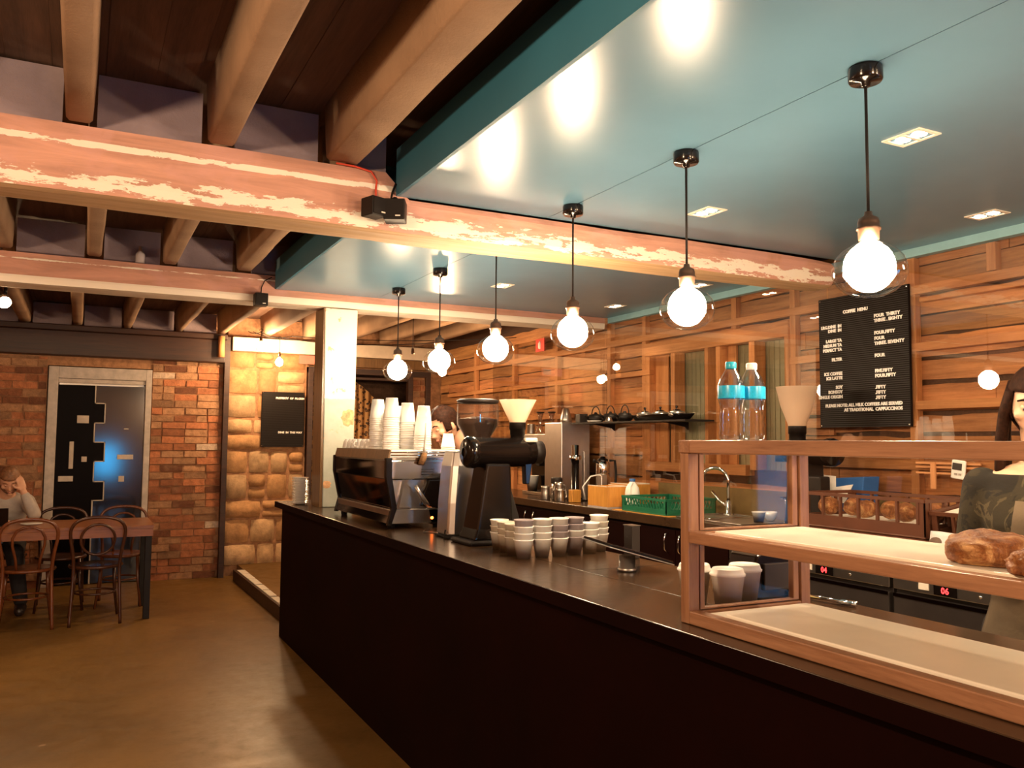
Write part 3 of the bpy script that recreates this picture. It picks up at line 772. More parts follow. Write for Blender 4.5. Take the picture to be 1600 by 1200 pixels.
# rustic loaves
def loaf(c, r, sq, seed, label, rz=0):
    b = MB(); n, m = 64, 44; vs = []; fs = []
    for j in range(m+1):
        th = pi*j/m
        for i in range(n):
            a = 2*pi*i/n; d = Vector((sin(th)*cos(a), sin(th)*sin(a), cos(th)))
            k = 1+0.14*noise.noise(d*1.6+Vector((seed, 0, 0)))+0.10*noise.noise(d*4+Vector((0, seed, 0)))+0.06*abs(noise.noise(d*9))+.03*noise.noise(d*22)
            p = Vector((d.x*sq[0], d.y*sq[1], d.z*sq[2]))*r*k
            p.z = max(p.z, -r*sq[2]*0.62); vs.append(p)
    for j in range(m):
        for i in range(n): fs.append((j*n+i, (j+1)*n+i, (j+1)*n+(i+1) % n, j*n+(i+1) % n))
    b.add(vs, fs, True)
    o = b.build('bread_loaf', 'crust', world=False); o.location = (c[0], c[1], c[2]+r*sq[2]*0.62); o.rotation_euler = (0, 0, rz)
    return tag(o, label, 'bread', 'loaves on the display shelf')
loaf((1.560, 1.045, 1.2755), 0.066, (1.0, 1.2, 0.58), 3, 'largest crusty rustic loaf at the left on the middle display shelf', 0.5)
loaf((1.690, 0.985, 1.2755), 0.055, (1.0, 1.2, 0.62), 8, 'rustic loaf behind the largest one on the display shelf', 0.2)
loaf((1.500, 0.920, 1.2755), 0.043, (1.0, 1.1, 0.66), 14, 'rustic loaf cut by the right edge of the photo at the front of the shelf', 0.9)

# ------------------------------------------------------------------ water bottles on the case
def bottle(loc, capm, label):
    t = thing('water_bottle', label, 'bottle', loc, 'water bottles on the display case')
    prof = [(0.0, 0.002), (0.026, 0.0), (0.033, 0.006), (0.034, 0.02), (0.031, 0.03), (0.034, 0.042), (0.030, 0.052), (0.033, 0.064), (0.029, 0.078), (0.030, 0.09), (0.034, 0.105),
            (0.036, 0.112), (0.036, 0.148), (0.034, 0.156), (0.026, 0.176), (0.016, 0.192), (0.0135, 0.197), (0.0135, 0.206)]
    b = MB(); b.lathe(prof, n=28); b.build('bottle_body', 'bottle_plastic', t, world=False)
    b = MB(); b.lathe([(0.0363, 0.114), (0.0366, 0.116), (0.0366, 0.146), (0.0363, 0.148)], n=28); b.build('label_sleeve', 'cyan_label', t, world=False)
    b = MB(); b.lathe([(0.0, 0.214), (0.013, 0.214), (0.0150, 0.211), (0.0150, 0.198), (0.0143, 0.195)], n=20); b.build('cap', capm, t, world=False)
    return t
bottle((1.580, 1.790, 1.510), 'cyan_plastic', 'left plastic water bottle with a turquoise cap on the display case')
bottle((1.650, 1.785, 1.510), 'white_lid', 'right plastic water bottle with a white cap on the display case')

# ------------------------------------------------------------------ cups
def cup_mb(r0, r1, h, wall=0.0015):
    b = MB(); b.lathe([(0, 0.004), (r0-0.001, 0.004), (r0, 0.0), (r1, h-0.004), (r1+0.0022, h-0.003), (r1+0.0022, h), (r1-wall, h), (r1-wall, h-0.004), (r0-wall, 0.006), (0, 0.006)], n=26); return b
cupA = cup_mb(0.0265, 0.0395, 0.077)
def cup(loc, mat, label, group, mb=cupA, name='paper_cup', rz=None):
    o = mb.build(name, mat, world=False); o.location = loc; o.rotation_euler = (0, 0, R(0, 6.28) if rz is None else rz)
    return tag(o, label, 'cup', group)
protoA = {}
def cupA_at(loc, mat, label, group):
    if mat not in protoA: protoA[mat] = cup(loc, mat, label, group); return protoA[mat]
    o = protoA[mat].copy(); COL.objects.link(o); o.location = loc; o.rotation_euler = (0, 0, R(0, 6.28)); o['label'] = label; o['group'] = group; return o
# top-to-bottom look of each stack: w white, l lilac-grey, c cream
stacks = [((1.615, 3.067), 'lwww', 'leftmost front-row stack'), ((1.703, 3.073), 'wwww', 'second front-row stack'),
          ((1.787, 3.080), 'wllw', 'third front-row stack'), ((1.870, 3.092), 'llwl', 'fourth front-row stack'),
          ((1.952, 3.105), 'www', 'fifth front-row stack'), ((2.030, 3.150), 'wcww', 'rightmost front-row stack'),
          ((1.625, 3.175), 'ccc', 'tan stack behind the leftmost front stack'), ((1.640, 3.275), 'ccc', 'second tan stack behind the front row'),
          ((1.655, 3.375), 'wcw', 'stack nearest the black grinder'), ((1.742, 3.300), 'cww', 'rear stack beside the tan ones'),
          ((1.90, 3.195), 'ww', 'low stack half hidden behind the front row')]
MT = {'w': 'white_paper', 'l': 'lilac_paper', 'c': 'cream_paper'}
CW = {'w': 'white', 'l': 'grey-lilac', 'c': 'tan'}
ORD = {0: 'top', 1: 'second from top', 2: 'third from top', 3: 'fourth from top', 4: 'fifth from top'}
for (x, y), s, d in stacks:
    for k, ch in enumerate(reversed(s)):
        top = len(s)-1-k; pos = 'bottom' if k == 0 else ORD[top]
        cupA_at((x+R(-.0015, .0015), y+R(-.0015, .0015), CT+0.0005+k*0.0265), MT[ch], '%s paper cup, %s of the %s' % (CW[ch], pos, d), 'paper cups stacked on the counter')
# a lid resting beside them, the label printed on one cup
# three lidded cups behind the end of the display case
cb = cup_mb(0.034, 0.0475, 0.098)
def lidded(loc, label, mat='white_paper'):
    t = thing('takeaway_cup', label, 'cup', loc, 'lidded cups beside the display case')
    cb.build('cup_body', mat, t, world=False)
    b = MB(); b.lathe([(0.0505, 0.094), (0.051, 0.099), (0.0475, 0.101), (0.044, 0.112), (0.0425, 0.114), (0.041, 0.112), (0, 0.111)], n=28); b.build('lid', 'white_lid', t, world=False)
lidded((1.640, 2.025, CT+.001), 'lidded white takeaway cup, left of the three beside the display case')
lidded((1.668, 1.912, CT+.001), 'lidded white takeaway cup, middle of the three beside the display case')
lidded((1.775, 1.960, CT+.001), 'lidded white takeaway cup, right of the three beside the napkin dispenser')

# napkin dispenser
t = thing('napkin_dispenser', 'black rounded dispenser standing behind the lidded cups', 'dispenser', (1.93, 2.03, CT+.001))
prof = [(1.815, CT+.002), (2.03, CT+.002), (2.035, 1.10), (2.015, 1.15), (1.98, 1.172), (1.86, 1.178), (1.83, 1.165), (1.815, 1.12)]
b = MB(); b.prism(prof, 'y', 1.965, 2.085); b.build('case', 'black_gloss', t, bevel=0.008, seg=3)
b = MB(); b.box(1.85, 2.0, 1.955, 1.966, 1.06, 1.14); b.build('front_plate', 'dark_grey', t, bevel=0.003)
b = MB(); b.box(1.855, 1.985, 1.99, 2.06, 1.172, 1.181); b.build('top_plate', 'steel_satin', t, bevel=0.003)
# tongs lying on the counter
t = thing('tongs', 'steel serving tongs with yellow tips lying behind the display case', 'tongs', (2.0, 1.86, CT+.001))
b = MB()
for s in (-1, 1): b.tube([(1.985, 1.93+0.004*s, CT+.010), (2.0, 1.86+0.02*s, CT+.012), (2.015, 1.79+0.028*s, CT+.008)], 0.005, 8)
b.build('arm', 'chrome', t)
b = MB(); b.obox((1.977, 1.945, CT+.014), (0.05, 0.05, 0.022), (0, 0, 0.4)); b.build('grip', 'tongs_yellow', t, bevel=0.006)
b = MB(); b.lathe([(0.0, 0.006), (0.02, 0.002), (0.028, 0.006), (0.030, 0.010)], (2.02, 1.80, CT+.002), 18); b.build('bowl', 'chrome', t)

# ------------------------------------------------------------------ tablet on its stand, slate reader
t = thing('tablet_stand', 'black tablet tilted on a round silver stand on the counter', 'tablet', (1.81, 2.62, CT+.001))
b = MB(); b.lathe([(0, 0), (0.036, 0), (0.036, 0.012), (0.030, 0.014), (0.030, 0.056), (0, 0.056)], (1.81, 2.62, CT+.001), 28); b.build('stand', 'steel_satin', t)
b = MB(); b.obox((1.815, 2.62, 1.108), (0.285, 0.19, 0.009), (0.06, 0.27, 0)); tb = b.build('tablet', 'black_gloss', t, bevel=0.004)
b = MB(); b.obox((1.8137, 2.6203, 1.1130), (0.25, 0.16, 0.0012), (0.06, 0.27, 0)); b.build('screen', 'smoked_mirror', tb)
b = MB(); b.obox((1.813, 2.62, 1.101), (0.292, 0.197, 0.004), (0.06, 0.27, 0)); b.build('back_case', 'steel_satin', tb, bevel=0.002)
t = thing('receipt_printer', 'slate-coloured box standing at the counter edge right of the paper cups', 'printer', (2.01, 2.90, CT+.001))
b = MB(); b.box(2.015, 2.055, 2.88, 2.94, CT+.001, CT+.132); b.build('case', 'dark_grey', t, bevel=0.004)
b = MB(); b.box(2.013, 2.056, 2.878, 2.942, CT+.132, CT+.135); b.build('lid_plate', 'steel', t)

# ------------------------------------------------------------------ black barrel grinder with frosted funnel
t = thing('barrel_grinder', 'black horizontal barrel coffee grinder with a frosted funnel hopper on the counter', 'coffee grinder', (1.72, 3.62, CT))
b = MB(); b.prism([(1.575, 3.50), (1.86, 3.50), (1.86, 3.74), (1.575, 3.74)], 'z', CT+.001, CT+.022); b.build('base', 'black_matte', t, bevel=0.008)
b = MB(); rings = []
for z, xa, xb, ya, yb in ((CT+.02, 1.605, 1.815, 3.53, 3.72), (1.10, 1.625, 1.81, 3.54, 3.71), (1.40, 1.675, 1.80, 3.55, 3.70)):
    rings.append([Vector(p) for p in ((xa, ya, z), (xb, ya, z), (xb, yb, z), (xa, yb, z))])
b.loft(rings, True, False); b.build('stand_column', 'black_gloss', t, bevel=0.012, seg=3)
b = MB(); b.lathe([(0, 0), (0.060, 0.002), (0.072, 0.012), (0.0755, 0.03), (0.0755, 0.05), (0.070, 0.054), (0.070, 0.30), (0.062, 0.31), (0.058, 0.36), (0, 0.365)], (1.590, 3.62, 1.452), 36, 'x'); br = b.build('motor_barrel', 'black_gloss', t)
b = MB(); b.lathe([(0.020, -0.003), (0.026, 0.0), (0.026, 0.004)], (1.588, 3.62, 1.452), 24, 'x'); b.build('end_cap', 'dark_grey', br)
b = MB(); b.lathe([(0.034, 0.0), (0.034, 0.03), (0.036, 0.03), (0.036, 0.055), (0.040, 0.055), (0.040, 0.09)], (1.868, 3.62, 1.505), 28); b.build('hopper_collar', 'black_matte', t)
b = MB(); b.lathe([(0.037, 1.590), (0.040, 1.600), (0.088, 1.700), (0.091, 1.702), (0.088, 1.703), (0.0385, 1.604), (0.034, 1.590)], (1.868, 3.62, 0), 40); b.build('hopper', 'hopper_frosted', t)
b = MB(); b.box(1.885, 1.955, 3.57, 3.67, 1.500, 1.522); b.build('lid_block', 'cream_paper', t, bevel=0.008)
b = MB(); b.lathe([(0.048, 0), (0.055, 0.01), (0.055, 0.05), (0.03, 0.06)], (1.945, 3.62, 1.452), 24, 'x'); b.build('burr_housing', 'black_matte', t)
b = MB(); b.prism([(1.90, 1.40), (1.94, 1.40), (1.925, 1.30), (1.905, 1.30)], 'y', 3.60, 3.64); b.build('spout', 'black_gloss', t, bevel=0.004)
b = MB(); b.tube([(1.815, 3.56, 1.09), (1.835, 3.52, 1.10), (1.86, 3.50, 1.085)], 0.006, 8); b.sphere((1.862, 3.498, 1.083), 0.010); b.build('lever', 'chrome', t)

# ------------------------------------------------------------------ silver on-demand grinder with a clear bean hopper
t = thing('bean_grinder', 'silver upright coffee grinder with clear hopper of beans beside the espresso machine', 'coffee grinder', (1.69, 3.86, CT))
b = MB(); rings = []
for z, xa, xb, ya, yb in ((CT+.012, 1.605, 1.775, 3.83, 3.99), (1.20, 1.61, 1.785, 3.83, 3.99), (1.38, 1.625, 1.80, 3.835, 3.99), (1.455, 1.64, 1.80, 3.85, 3.98)):
    rings.append([Vector(p) for p in ((xa, ya+.02, z), (xa+.03, ya, z), (xb-.05, ya, z), (xb, ya+.03, z), (xb, yb, z), (xa, yb, z))])
b.loft(rings, True, False); bd = b.build('body', 'steel_satin', t, bevel=0.010, seg=3)
b = MB(); b.box(1.60, 1.79, 3.825, 3.995, CT+.001, CT+.012); b.build('foot', 'black_rubber', t, bevel=0.004)
b = MB()
for k in range(3): b.box(1.745, 1.772, 3.828, 3.832, 1.325+k*0.012, 1.330+k*0.012)
b.build('vent_slot', 'black_matte', bd)
b = MB(); b.lathe([(0.085, 0), (0.105, .006), (0.107, .018), (0.09, 0.024), (0.0, 0.026)], (1.79, 3.91, 1.692), 40); b.build('hopper_lid', 'dark_grey', t)
b = MB(); b.lathe([(0.045, 1.458), (0.050, 1.49), (0.104, 1.585), (0.106, 1.60), (0.106, 1.69)], (1.79, 3.91, 0), 40); b.build('hopper', 'hopper_clear', t)
b = MB(); b.lathe([(0.0, 1.465), (0.043, 1.465), (0.048, 1.495), (0.099, 1.585), (0.100, 1.615), (0.06, 1.622), (0.0, 1.63)], (1.79, 3.91, 0), 32); b.build('coffee_beans', 'coffee_bean', t)
b = MB(); b.tube([(1.60, 3.86, 1.07), (1.585, 3.84, 1.036), (1.62, 3.80, 1.034), (1.68, 3.79, 1.034)], 0.004, 6); b.build('power_cable', 'black_rubber', t)

# ------------------------------------------------------------------ espresso machine
YM0, YM1 = 4.345, 5.40
t = thing('espresso_machine', 'polished chrome espresso machine loaded with cups near the far end of the counter', 'espresso machine', (1.70, 4.87, CT))
# body blocks running the whole length
b = MB(); b.prism([(1.485, 1.058), (1.80, 1.058), (1.80, 1.135), (1.485, 1.135)], 'y', YM0+.01, YM1-.01); b.build('base_tray', 'steel', t, bevel=0.004)
b = MB(); b.prism([(1.467, 1.292), (1.93, 1.292), (1.955, 1.33), (1.955, 1.40), (1.467, 1.40)], 'y', YM0, YM1); hd = b.build('head_body', 'chrome', t, bevel=0.008, seg=3)
b = MB()
for k in range(3): b.box(1.655, 1.725, YM0-.0015, YM0+.001, 1.345-k*0.013, 1.349-k*0.013)
b.build('vent_slot', 'black_matte', hd)
b = MB(); b.prism([(1.50, 1.13), (1.70, 1.13), (1.70, 1.295), (1.50, 1.295)], 'y', YM0+.03, YM1-.03); b.build('boiler_panel', 'steel', t)
# long back panels toward the customers, mirror dark
b = MB(); b.add([(1.462, YM0+.02, 1.30), (1.462, YM1-.02, 1.30), (1.458, YM1-.02, 1.395), (1.458, YM0+.02, 1.395), (1.468, YM0+.02, 1.30), (1.468, YM1-.02, 1.30), (1.468, YM1-.02, 1.395), (1.468, YM0+.02, 1.395)],
                [(0, 1, 2, 3), (7, 6, 5, 4), (0, 4, 5, 1), (3, 2, 6, 7), (0, 3, 7, 4), (1, 5, 6, 2)]); b.build('back_panel', 'smoked_mirror', t)
b = MB(); b.prism([(1.468, 1.295), (1.500, 1.14), (1.508, 1.14), (1.476, 1.295)], 'y', YM0+.03, YM1-.05); b.build('back_panel', 'smoked_mirror', t)
b = MB(); b.prism([(1.500, 1.14), (1.470, 1.062), (1.480, 1.062), (1.508, 1.14)], 'y', YM0+.03, YM1-.03); b.build('back_panel', 'smoked_mirror', t)
# black end frame along the near and far corner
for y in (YM0-.004, YM1-.02):
    b = MB(); b.prism([(1.452, 1.41), (1.490, 1.41), (1.490, 1.31), (1.520, 1.14), (1.490, 1.05), (1.465, 1.05), (1.488, 1.14), (1.452, 1.31)], 'y', y, y+.028); b.build('end_frame', 'black_gloss', t, bevel=0.004)
b = MB(); b.prism([(1.55, 1.297), (1.518, 1.142), (1.526, 1.138), (1.60, 1.138), (1.60, 1.146), (1.535, 1.146), (1.562, 1.297)], 'y', YM0+.004, YM0+.03); b.build('side_strut', 'chrome', t)
b = MB(); b.tube([(1.615, YM0-.02, 1.262), (1.635, YM0-.03, 1.225), (1.672, YM0-.03, 1.170), (1.69, YM0-.02, 1.155)], [.010, .012, .014, .010], 12); b.build('steam_knob', 'steel_satin', t)
b = MB(); b.prism([(1.80, 1.295), (1.70, 1.295), (1.668, 1.22), (1.655, 1.15), (1.80, 1.13)], 'y', YM0+.002, YM0+.04); b.build('side_cover', 'black_gloss', t, bevel=0.010, seg=3)
b = MB(); b.prism([(1.70, 1.136), (1.86, 1.136), (1.86, 1.05), (1.72, 1.05)], 'y', YM0+.01, YM1-.01); b.build('drip_tray', 'black_gloss', t, bevel=0.006)
b = MB(); b.lathe([(0, -.004), (0.007, -.003), (0.008, 0.0)], (1.725, YM0+.008, 1.085), 14, 'y'); b.build('power_lamp', 'amber_led', t)
for x in (1.51, 1.77):
    for y in (YM0+.06, YM1-.08):
        b = MB(); b.cyl((x, y, CT+.001), (x, y, 1.06), 0.018, 0.022, 14); b.build('foot', 'black_rubber', t)
# cup tray on top with a raised rail
b = MB(); b.prism([(1.462, 1.400), (1.958, 1.400), (1.955, 1.412), (1.475, 1.412)], 'y', YM0, YM1); b.build('cup_tray', 'chrome', t)
b = MB(); b.prism([(1.462, 1.401), (1.472, 1.401), (1.484, 1.452), (1.476, 1.455)], 'y', YM0, YM1); b.build('tray_guard', 'column_side', t)
b = MB(); b.prism([(1.47, 1.412), (1.955, 1.412), (1.945, 1.452), (1.482, 1.452)], 'y', YM0, YM0+.008); b.build('tray_end', 'steel_satin', t, bevel=0.002)
for z in (1.425, 1.440):
    b = MB(); b.tube([(1.48, YM0-.006, z), (1.94, YM0-.006, z)], 0.0035, 8); b.build('rail', 'chrome', t)
b = MB(); b.box(1.49, 1.95, YM0+.01, YM1-.01, 1.412, 1.455); b.build('warmer_deck', 'white_gloss', t, bevel=0.003)
# barista-side groups, seen past the end
for y in (4.62, 5.0):
    b = MB(); b.cyl((1.86, y, 1.30), (1.86, y, 1.22), 0.036, 0.034, 20); b.build('group_head', 'chrome', t)
    b = MB(); b.tube([(1.89, y, 1.225), (2.0, y, 1.215)], 0.012, 10); b.build('portafilter_handle', 'black_matte', t)

# black rounded grinder body between machine and silver grinder
t = thing('knock_box', 'black round-shouldered cover between the espresso machine and the silver grinder', 'knock box', (1.80, 4.16, CT))
b = MB(); b.prism([(1.735, CT+.001), (1.86, CT+.001), (1.87, 1.32), (1.83, 1.325), (1.785, 1.295), (1.745, 1.22), (1.735, 1.12)], 'y', 4.10, 4.22); b.build('case', 'black_gloss', t, bevel=0.014, seg=3)
b = MB(); b.lathe([(0, -.003), (0.012, -.002), (0.013, .001)], (1.80, 4.099, 1.10), 14, 'y'); b.build('dial', 'steel', t)
t = thing('paper_box', 'small white card box between the machine and the silver grinder', 'box', (1.69, 4.06, CT))
b = MB(); b.box(1.655, 1.73, 4.04, 4.09, CT+.001, CT+.040); b.build('carton', 'cream_paper', t, bevel=0.002)
b = MB(); b.box(1.658, 1.727, 4.037, 4.04, CT+.012, CT+.028); b.build('print_band', 'lilac_paper', t)
b = MB(); b.tube([(1.67, 4.24, 1.036), (1.62, 4.20, 1.034), (1.60, 4.15, 1.034), (1.64, 4.08, 1.034), (1.655, 4.02, 1.034)], 0.003, 6)
tag(b.build('cable', 'chrome'), 'thin white cable looping on the counter in front of the espresso machine', 'cable')

# ---- nested upturned cups on the machine
cupB = cup_mb(0.0335, 0.0465, 0.112)
protoB = None
nth2 = nth+['twelfth', 'thirteenth', 'fourteenth', 'fifteenth', 'sixteenth', 'seventeenth']
def nest(x, y, n, desc, z0=1.4565, pitch=0.0125):
    global protoB
    for k in range(n):
        loc = (x+R(-.002, .002), y+R(-.002, .002), z0+0.112+k*pitch)
        lab = 'white cup, %s from top, %s' % (nth2[n-1-k], desc)
        if protoB is None: o = cupB.build('takeaway_cup', 'white_paper', world=False); tag(o, lab, 'cup', desc); protoB = o
        else: o = protoB.copy(); COL.objects.link(o); o['label'] = lab; o['group'] = desc
        o.location = loc; o.rotation_euler = (pi, 0, R(0, 6))
nest(1.552, 4.56, 15, 'tallest espresso machine stack')
nest(1.655, 4.58, 13, 'stack right of the tallest on the machine')
nest(1.762, 4.60, 12, 'machine stack nearest the barista')
nest(1.545, 4.78, 15, 'stack behind the tallest on the machine')
nest(1.700, 4.455, 7, 'low front stack on the machine')
nest(1.640, 4.74, 12, 'rear middle stack on the machine')
for k in range(2):
    o = protoA['white_paper'].copy(); COL.objects.link(o); o.location = (1.842, 4.42, 1.4565+.077+k*.012); o.rotation_euler = (pi, 0, k)
    o['label'] = ('lower', 'upper')[k]+' white cup upturned at the machine corner under the barista\'s face'; o['group'] = 'cups at the machine corner'
# ceramic cups in rows along the guard
cm = MB(); cm.lathe([(0, 0.003), (0.022, 0.003), (0.022, 0), (0.026, 0), (0.036, 0.02), (0.041, 0.05), (0.042, 0.056), (0.039, 0.056), (0.037, 0.048), (0.032, 0.02), (0.0, 0.006)], n=24)
cm.tube([(0.039, 0, 0.045), (0.055, 0, 0.044), (0.060, 0, 0.030), (0.050, 0, 0.016), (0.035, 0, 0.014)], 0.004, 8)
protoC = None; k = 0
for r_ in range(2):
    for i in range(6):
        x = 1.535+r_*0.098+R(-.004, .004); y = 5.32-i*0.088-(0.03 if r_ else 0)
        if r_ == 0 and y < 4.87: continue
        lab = 'white ceramic cup upturned on the espresso machine, %s from the column in the %s row' % (nth[i], 'outer' if r_ == 0 else 'inner')
        if protoC is None: o = cm.build('coffee_cup', 'white_gloss', world=False); protoC = o; tag(o, lab, 'cup', 'ceramic cups on the espresso machine')
        else: o = protoC.copy(); COL.objects.link(o); o['label'] = lab
        o.location = (x, y, 1.4565+0.056); o.rotation_euler = (pi, 0, R(0, 6)); k += 1
# brush leaning at the machine corner
t = thing('grounds_brush', 'white-handled brush with tan bristles leaning on the near end of the espresso machine', 'brush', (1.66, 4.31, 1.40))
b = MB(); b.tube([(1.668, 4.318, 1.60), (1.665, 4.315, 1.52), (1.660, 4.315, 1.47), (1.662, 4.318, 1.435)], [.005, .010, .010, .022], 12, sq=0.5); b.build('handle', 'white_gloss', t)
b = MB(); b.tube([(1.662, 4.317, 1.437), (1.655, 4.315, 1.41), (1.640, 4.312, 1.375)], [.022, .030, .026], 14, sq=0.55); b.build('bristles', 'bristle', t)

# stack of saucers by the column
b0 = MB(); b0.lathe([(0, 0.003), (0.03, 0.0), (0.036, 0.002), (0.060, 0.012), (0.062, 0.015), (0.058, 0.014), (0.034, 0.006), (0, 0.006)], n=28)
ps = None
for k in range(17):
    sl = 'white saucer, %s from the top of the pile left of the column' % nth2[16-k]
    if ps is None: o = b0.build('saucer', 'white_gloss', world=False); ps = o; tag(o, sl, 'saucer', 'saucers stacked beside the column')
    else: o = ps.copy(); COL.objects.link(o); o['label'] = sl
    o.location = (1.455+R(-.002, .002), 6.30+R(-.002, .002), CT+0.001+k*0.0115)
# ------------------------------------------------------------------ back bench along the boarded wall
BT = 1.03; XF = 3.345
t = thing('back_bench', 'long dark back bench top along the boarded wall behind the counter', 'bench', (3.65, 4, 0.97))
b = MB(); b.box(XF, XW-0.035, -1.4, 8.6, 0.972, BT); b.build('bench_top', 'counter_top', t, bevel=0.003)
b = MB(); b.box(XW-0.035, XW-0.012, 2.95, 5.25, 0.98, 1.205); b.build('splashback', 'olive_board', t)
def cabinet(y0, y1, label):
    t = thing('base_cabinet', label, 'cabinet', (3.65, (y0+y1)/2, 0), 'cabinets under the back bench')
    b = MB(); b.box(XF+.04, XW-.04, y0+.002, y1-.002, 0.0, 0.970); b.build('carcass', 'black_matte', t)
    m_ = (y0+y1)/2
    for a, c, hy in ((y0, m_, m_-0.07), (m_, y1, m_+0.07)):
        b = MB(); b.box(XF+.02, XF+.04, a+.003, c-.003, 0.10, 0.955); d = b.build('door', 'counter_front', t, bevel=0.002)
        b = MB(); b.tube([(XF+.02, hy, 0.93), (XF-.004, hy, 0.925), (XF-.016, hy, 0.88), (XF-.012, hy, 0.83), (XF+.02, hy, 0.80)], 0.005, 8); b.build('handle', 'chrome', d)
for k, (y0, y1) in enumerate(((3.85, 4.83), (4.83, 5.8), (5.8, 6.7), (6.7, 7.6), (7.6, 8.5))):
    cabinet(y0, y1, 'black two-door cabinet with bowed chrome handles under the bench, %s from the fridges' % nth[k])
def fridge(y0, y1, label, txt, yc):
    t = thing('bench_fridge', label, 'fridge', (3.65, (y0+y1)/2, 0), 'fridges under the back bench')
    b = MB(); b.box(XF+.04, XW-.04, y0+.003, y1-.003, 0.0, 0.970); b.build('carcass', 'dark_grey', t)
    b = MB(); b.box(XF+.012, XF+.04, y0+.006, y1-.006, 0.845, 0.968); p = b.build('control_panel', 'steel', t, bevel=0.003)
    b = MB(); b.box(XF+.010, XF+.04, y0+.008, y1-.008, 0.08, 0.825); d = b.build('door', 'dark_grey', t, bevel=0.003)
    b = MB(); b.box(XF+.004, XF+.012, y0+.01, y1-.01, 0.812, 0.826); b.build('handle', 'chrome', d)
    b = MB(); b.box(XF+.009, XF+.012, yc-.055, yc+.055, 0.850, 0.900); s = b.build('display', 'black_gloss', p)
    b = MB(); m4 = Matrix.Translation((XF+.0085, yc, 0.860))@Matrix(((0, 0, -1, 0), (-1, 0, 0, 0), (0, 1, 0, 0), (0, 0, 0, 1)))
    b.text(txt, m4, 0.038, 'CENTER', 0, 0.001); b.build('digits', 'red_led', s)
    b = MB(); b.box(XF+.009, XF+.012, yc+.08, yc+.13, 0.862, 0.897); b.build('badge', 'cream_paper', p)
    b = MB(); b.lathe([(0, -.004), (.008, -.003), (.008, 0)], (XF+.013, yc-.16, 0.872), 12, 'x'); b.build('lock', 'chrome', p)
fridge(2.74, 3.84, 'steel fronted bench fridge nearer the sink, red display', '04', 3.13)
fridge(1.62, 2.73, 'steel fronted bench fridge with red 06 display seen through the display case', '06', 2.46)
fridge(0.5, 1.61, 'steel fronted bench fridge hidden right of the 06 display one', '05', 1.3)

# ---- items on the bench, left to right
t = thing('batch_brewer', 'tall grey steel coffee brewer on the back bench behind the barrel grinder', 'coffee brewer', (3.75, 6.5, BT))
b = MB(); b.box(3.60, 3.88, 6.17, 6.46, BT+.002, 1.67); b.build('tower', 'steel_satin', t, bevel=0.006)
b = MB(); b.box(3.62, 3.88, 6.46, 6.95, 1.38, 1.575); b.build('head', 'steel_satin', t, bevel=0.006)
b = MB(); b.box(3.74, 3.88, 6.46, 6.95, BT+.002, 1.38); b.build('back_column', 'black_gloss', t)
b = MB(); b.box(3.63, 3.74, 6.50, 6.93, BT+.002, BT+.03); b.build('drip_tray', 'steel', t, bevel=0.003)
b = MB(); b.prism([(6.60, 1.38), (6.72, 1.38), (6.69, 1.29), (6.63, 1.29)], 'x', 3.64, 3.72); b.build('basket', 'black_matte', t, bevel=0.004)
cup((3.665, 6.80, BT+.031), 'white_paper', 'white paper cup on the drip tray of the tall brewer', 'cups on the back bench', cup_mb(0.042, 0.058, 0.14))
def jar(loc, label, parts):
    t = thing(parts[0][0], label, parts[0][1], loc)
    for nm, mt, prof in parts[1:]:
        b = MB(); b.lathe(prof, n=24); b.build(nm, mt, t, world=False)
    return t
for i, (x, y, lab) in enumerate(((3.70, 6.72, 'left'), (3.76, 6.62, 'right'))):
    t = jar((x, y, 1.577), 'tall amber glass vase on the brewer, %s of the pair' % lab, [('glass_vase', 'vase'), ('vase_body', 'hopper_clear', [(0, .0), (.028, 0), (.030, .02), (.018, .08), (.017, .13), (.030, .19), (.027, .19), (.014, .13)]),
        ('rim', 'black_matte', [(.029, .188), (.036, .190), (.036, .198), (.028, .199)])])
t = thing('steel_pitcher', 'pointed steel pitcher with a white band on top of the brewer tower', 'pitcher', (3.72, 6.30, 1.671))
b = MB(); b.lathe([(0, 0), (.052, 0), (.050, .03), (.028, .12), (.022, .125), (0, .127)], n=28); b.build('body', 'steel', t, world=False)
b = MB(); b.lathe([(.046, .012), (.0475, .012), (.0455, .045), (.044, .045)], n=28); b.build('label_band', 'cream_paper', t, world=False)
b = MB(); b.tube([(0.0, .03, .11), (0, .06, .10), (0, .065, .05), (0, .05, .02)], .006, 8); b.build('handle', 'black_matte', t, world=False)
t = thing('steel_mug', 'plain steel jug on the lower head of the brewer', 'jug', (3.68, 6.86, 1.576))
b = MB(); b.lathe([(0, 0), (.038, 0), (.040, .01), (.036, .085), (.038, .092), (.034, .092), (.034, .01), (0, .005)], n=24); b.build('body', 'steel', t, world=False)
b = MB(); b.tube([(0.036, 0, .08), (.062, 0, .07), (.060, 0, .03), (.038, 0, .02)], .004, 8); b.build('handle', 'steel', t, world=False)

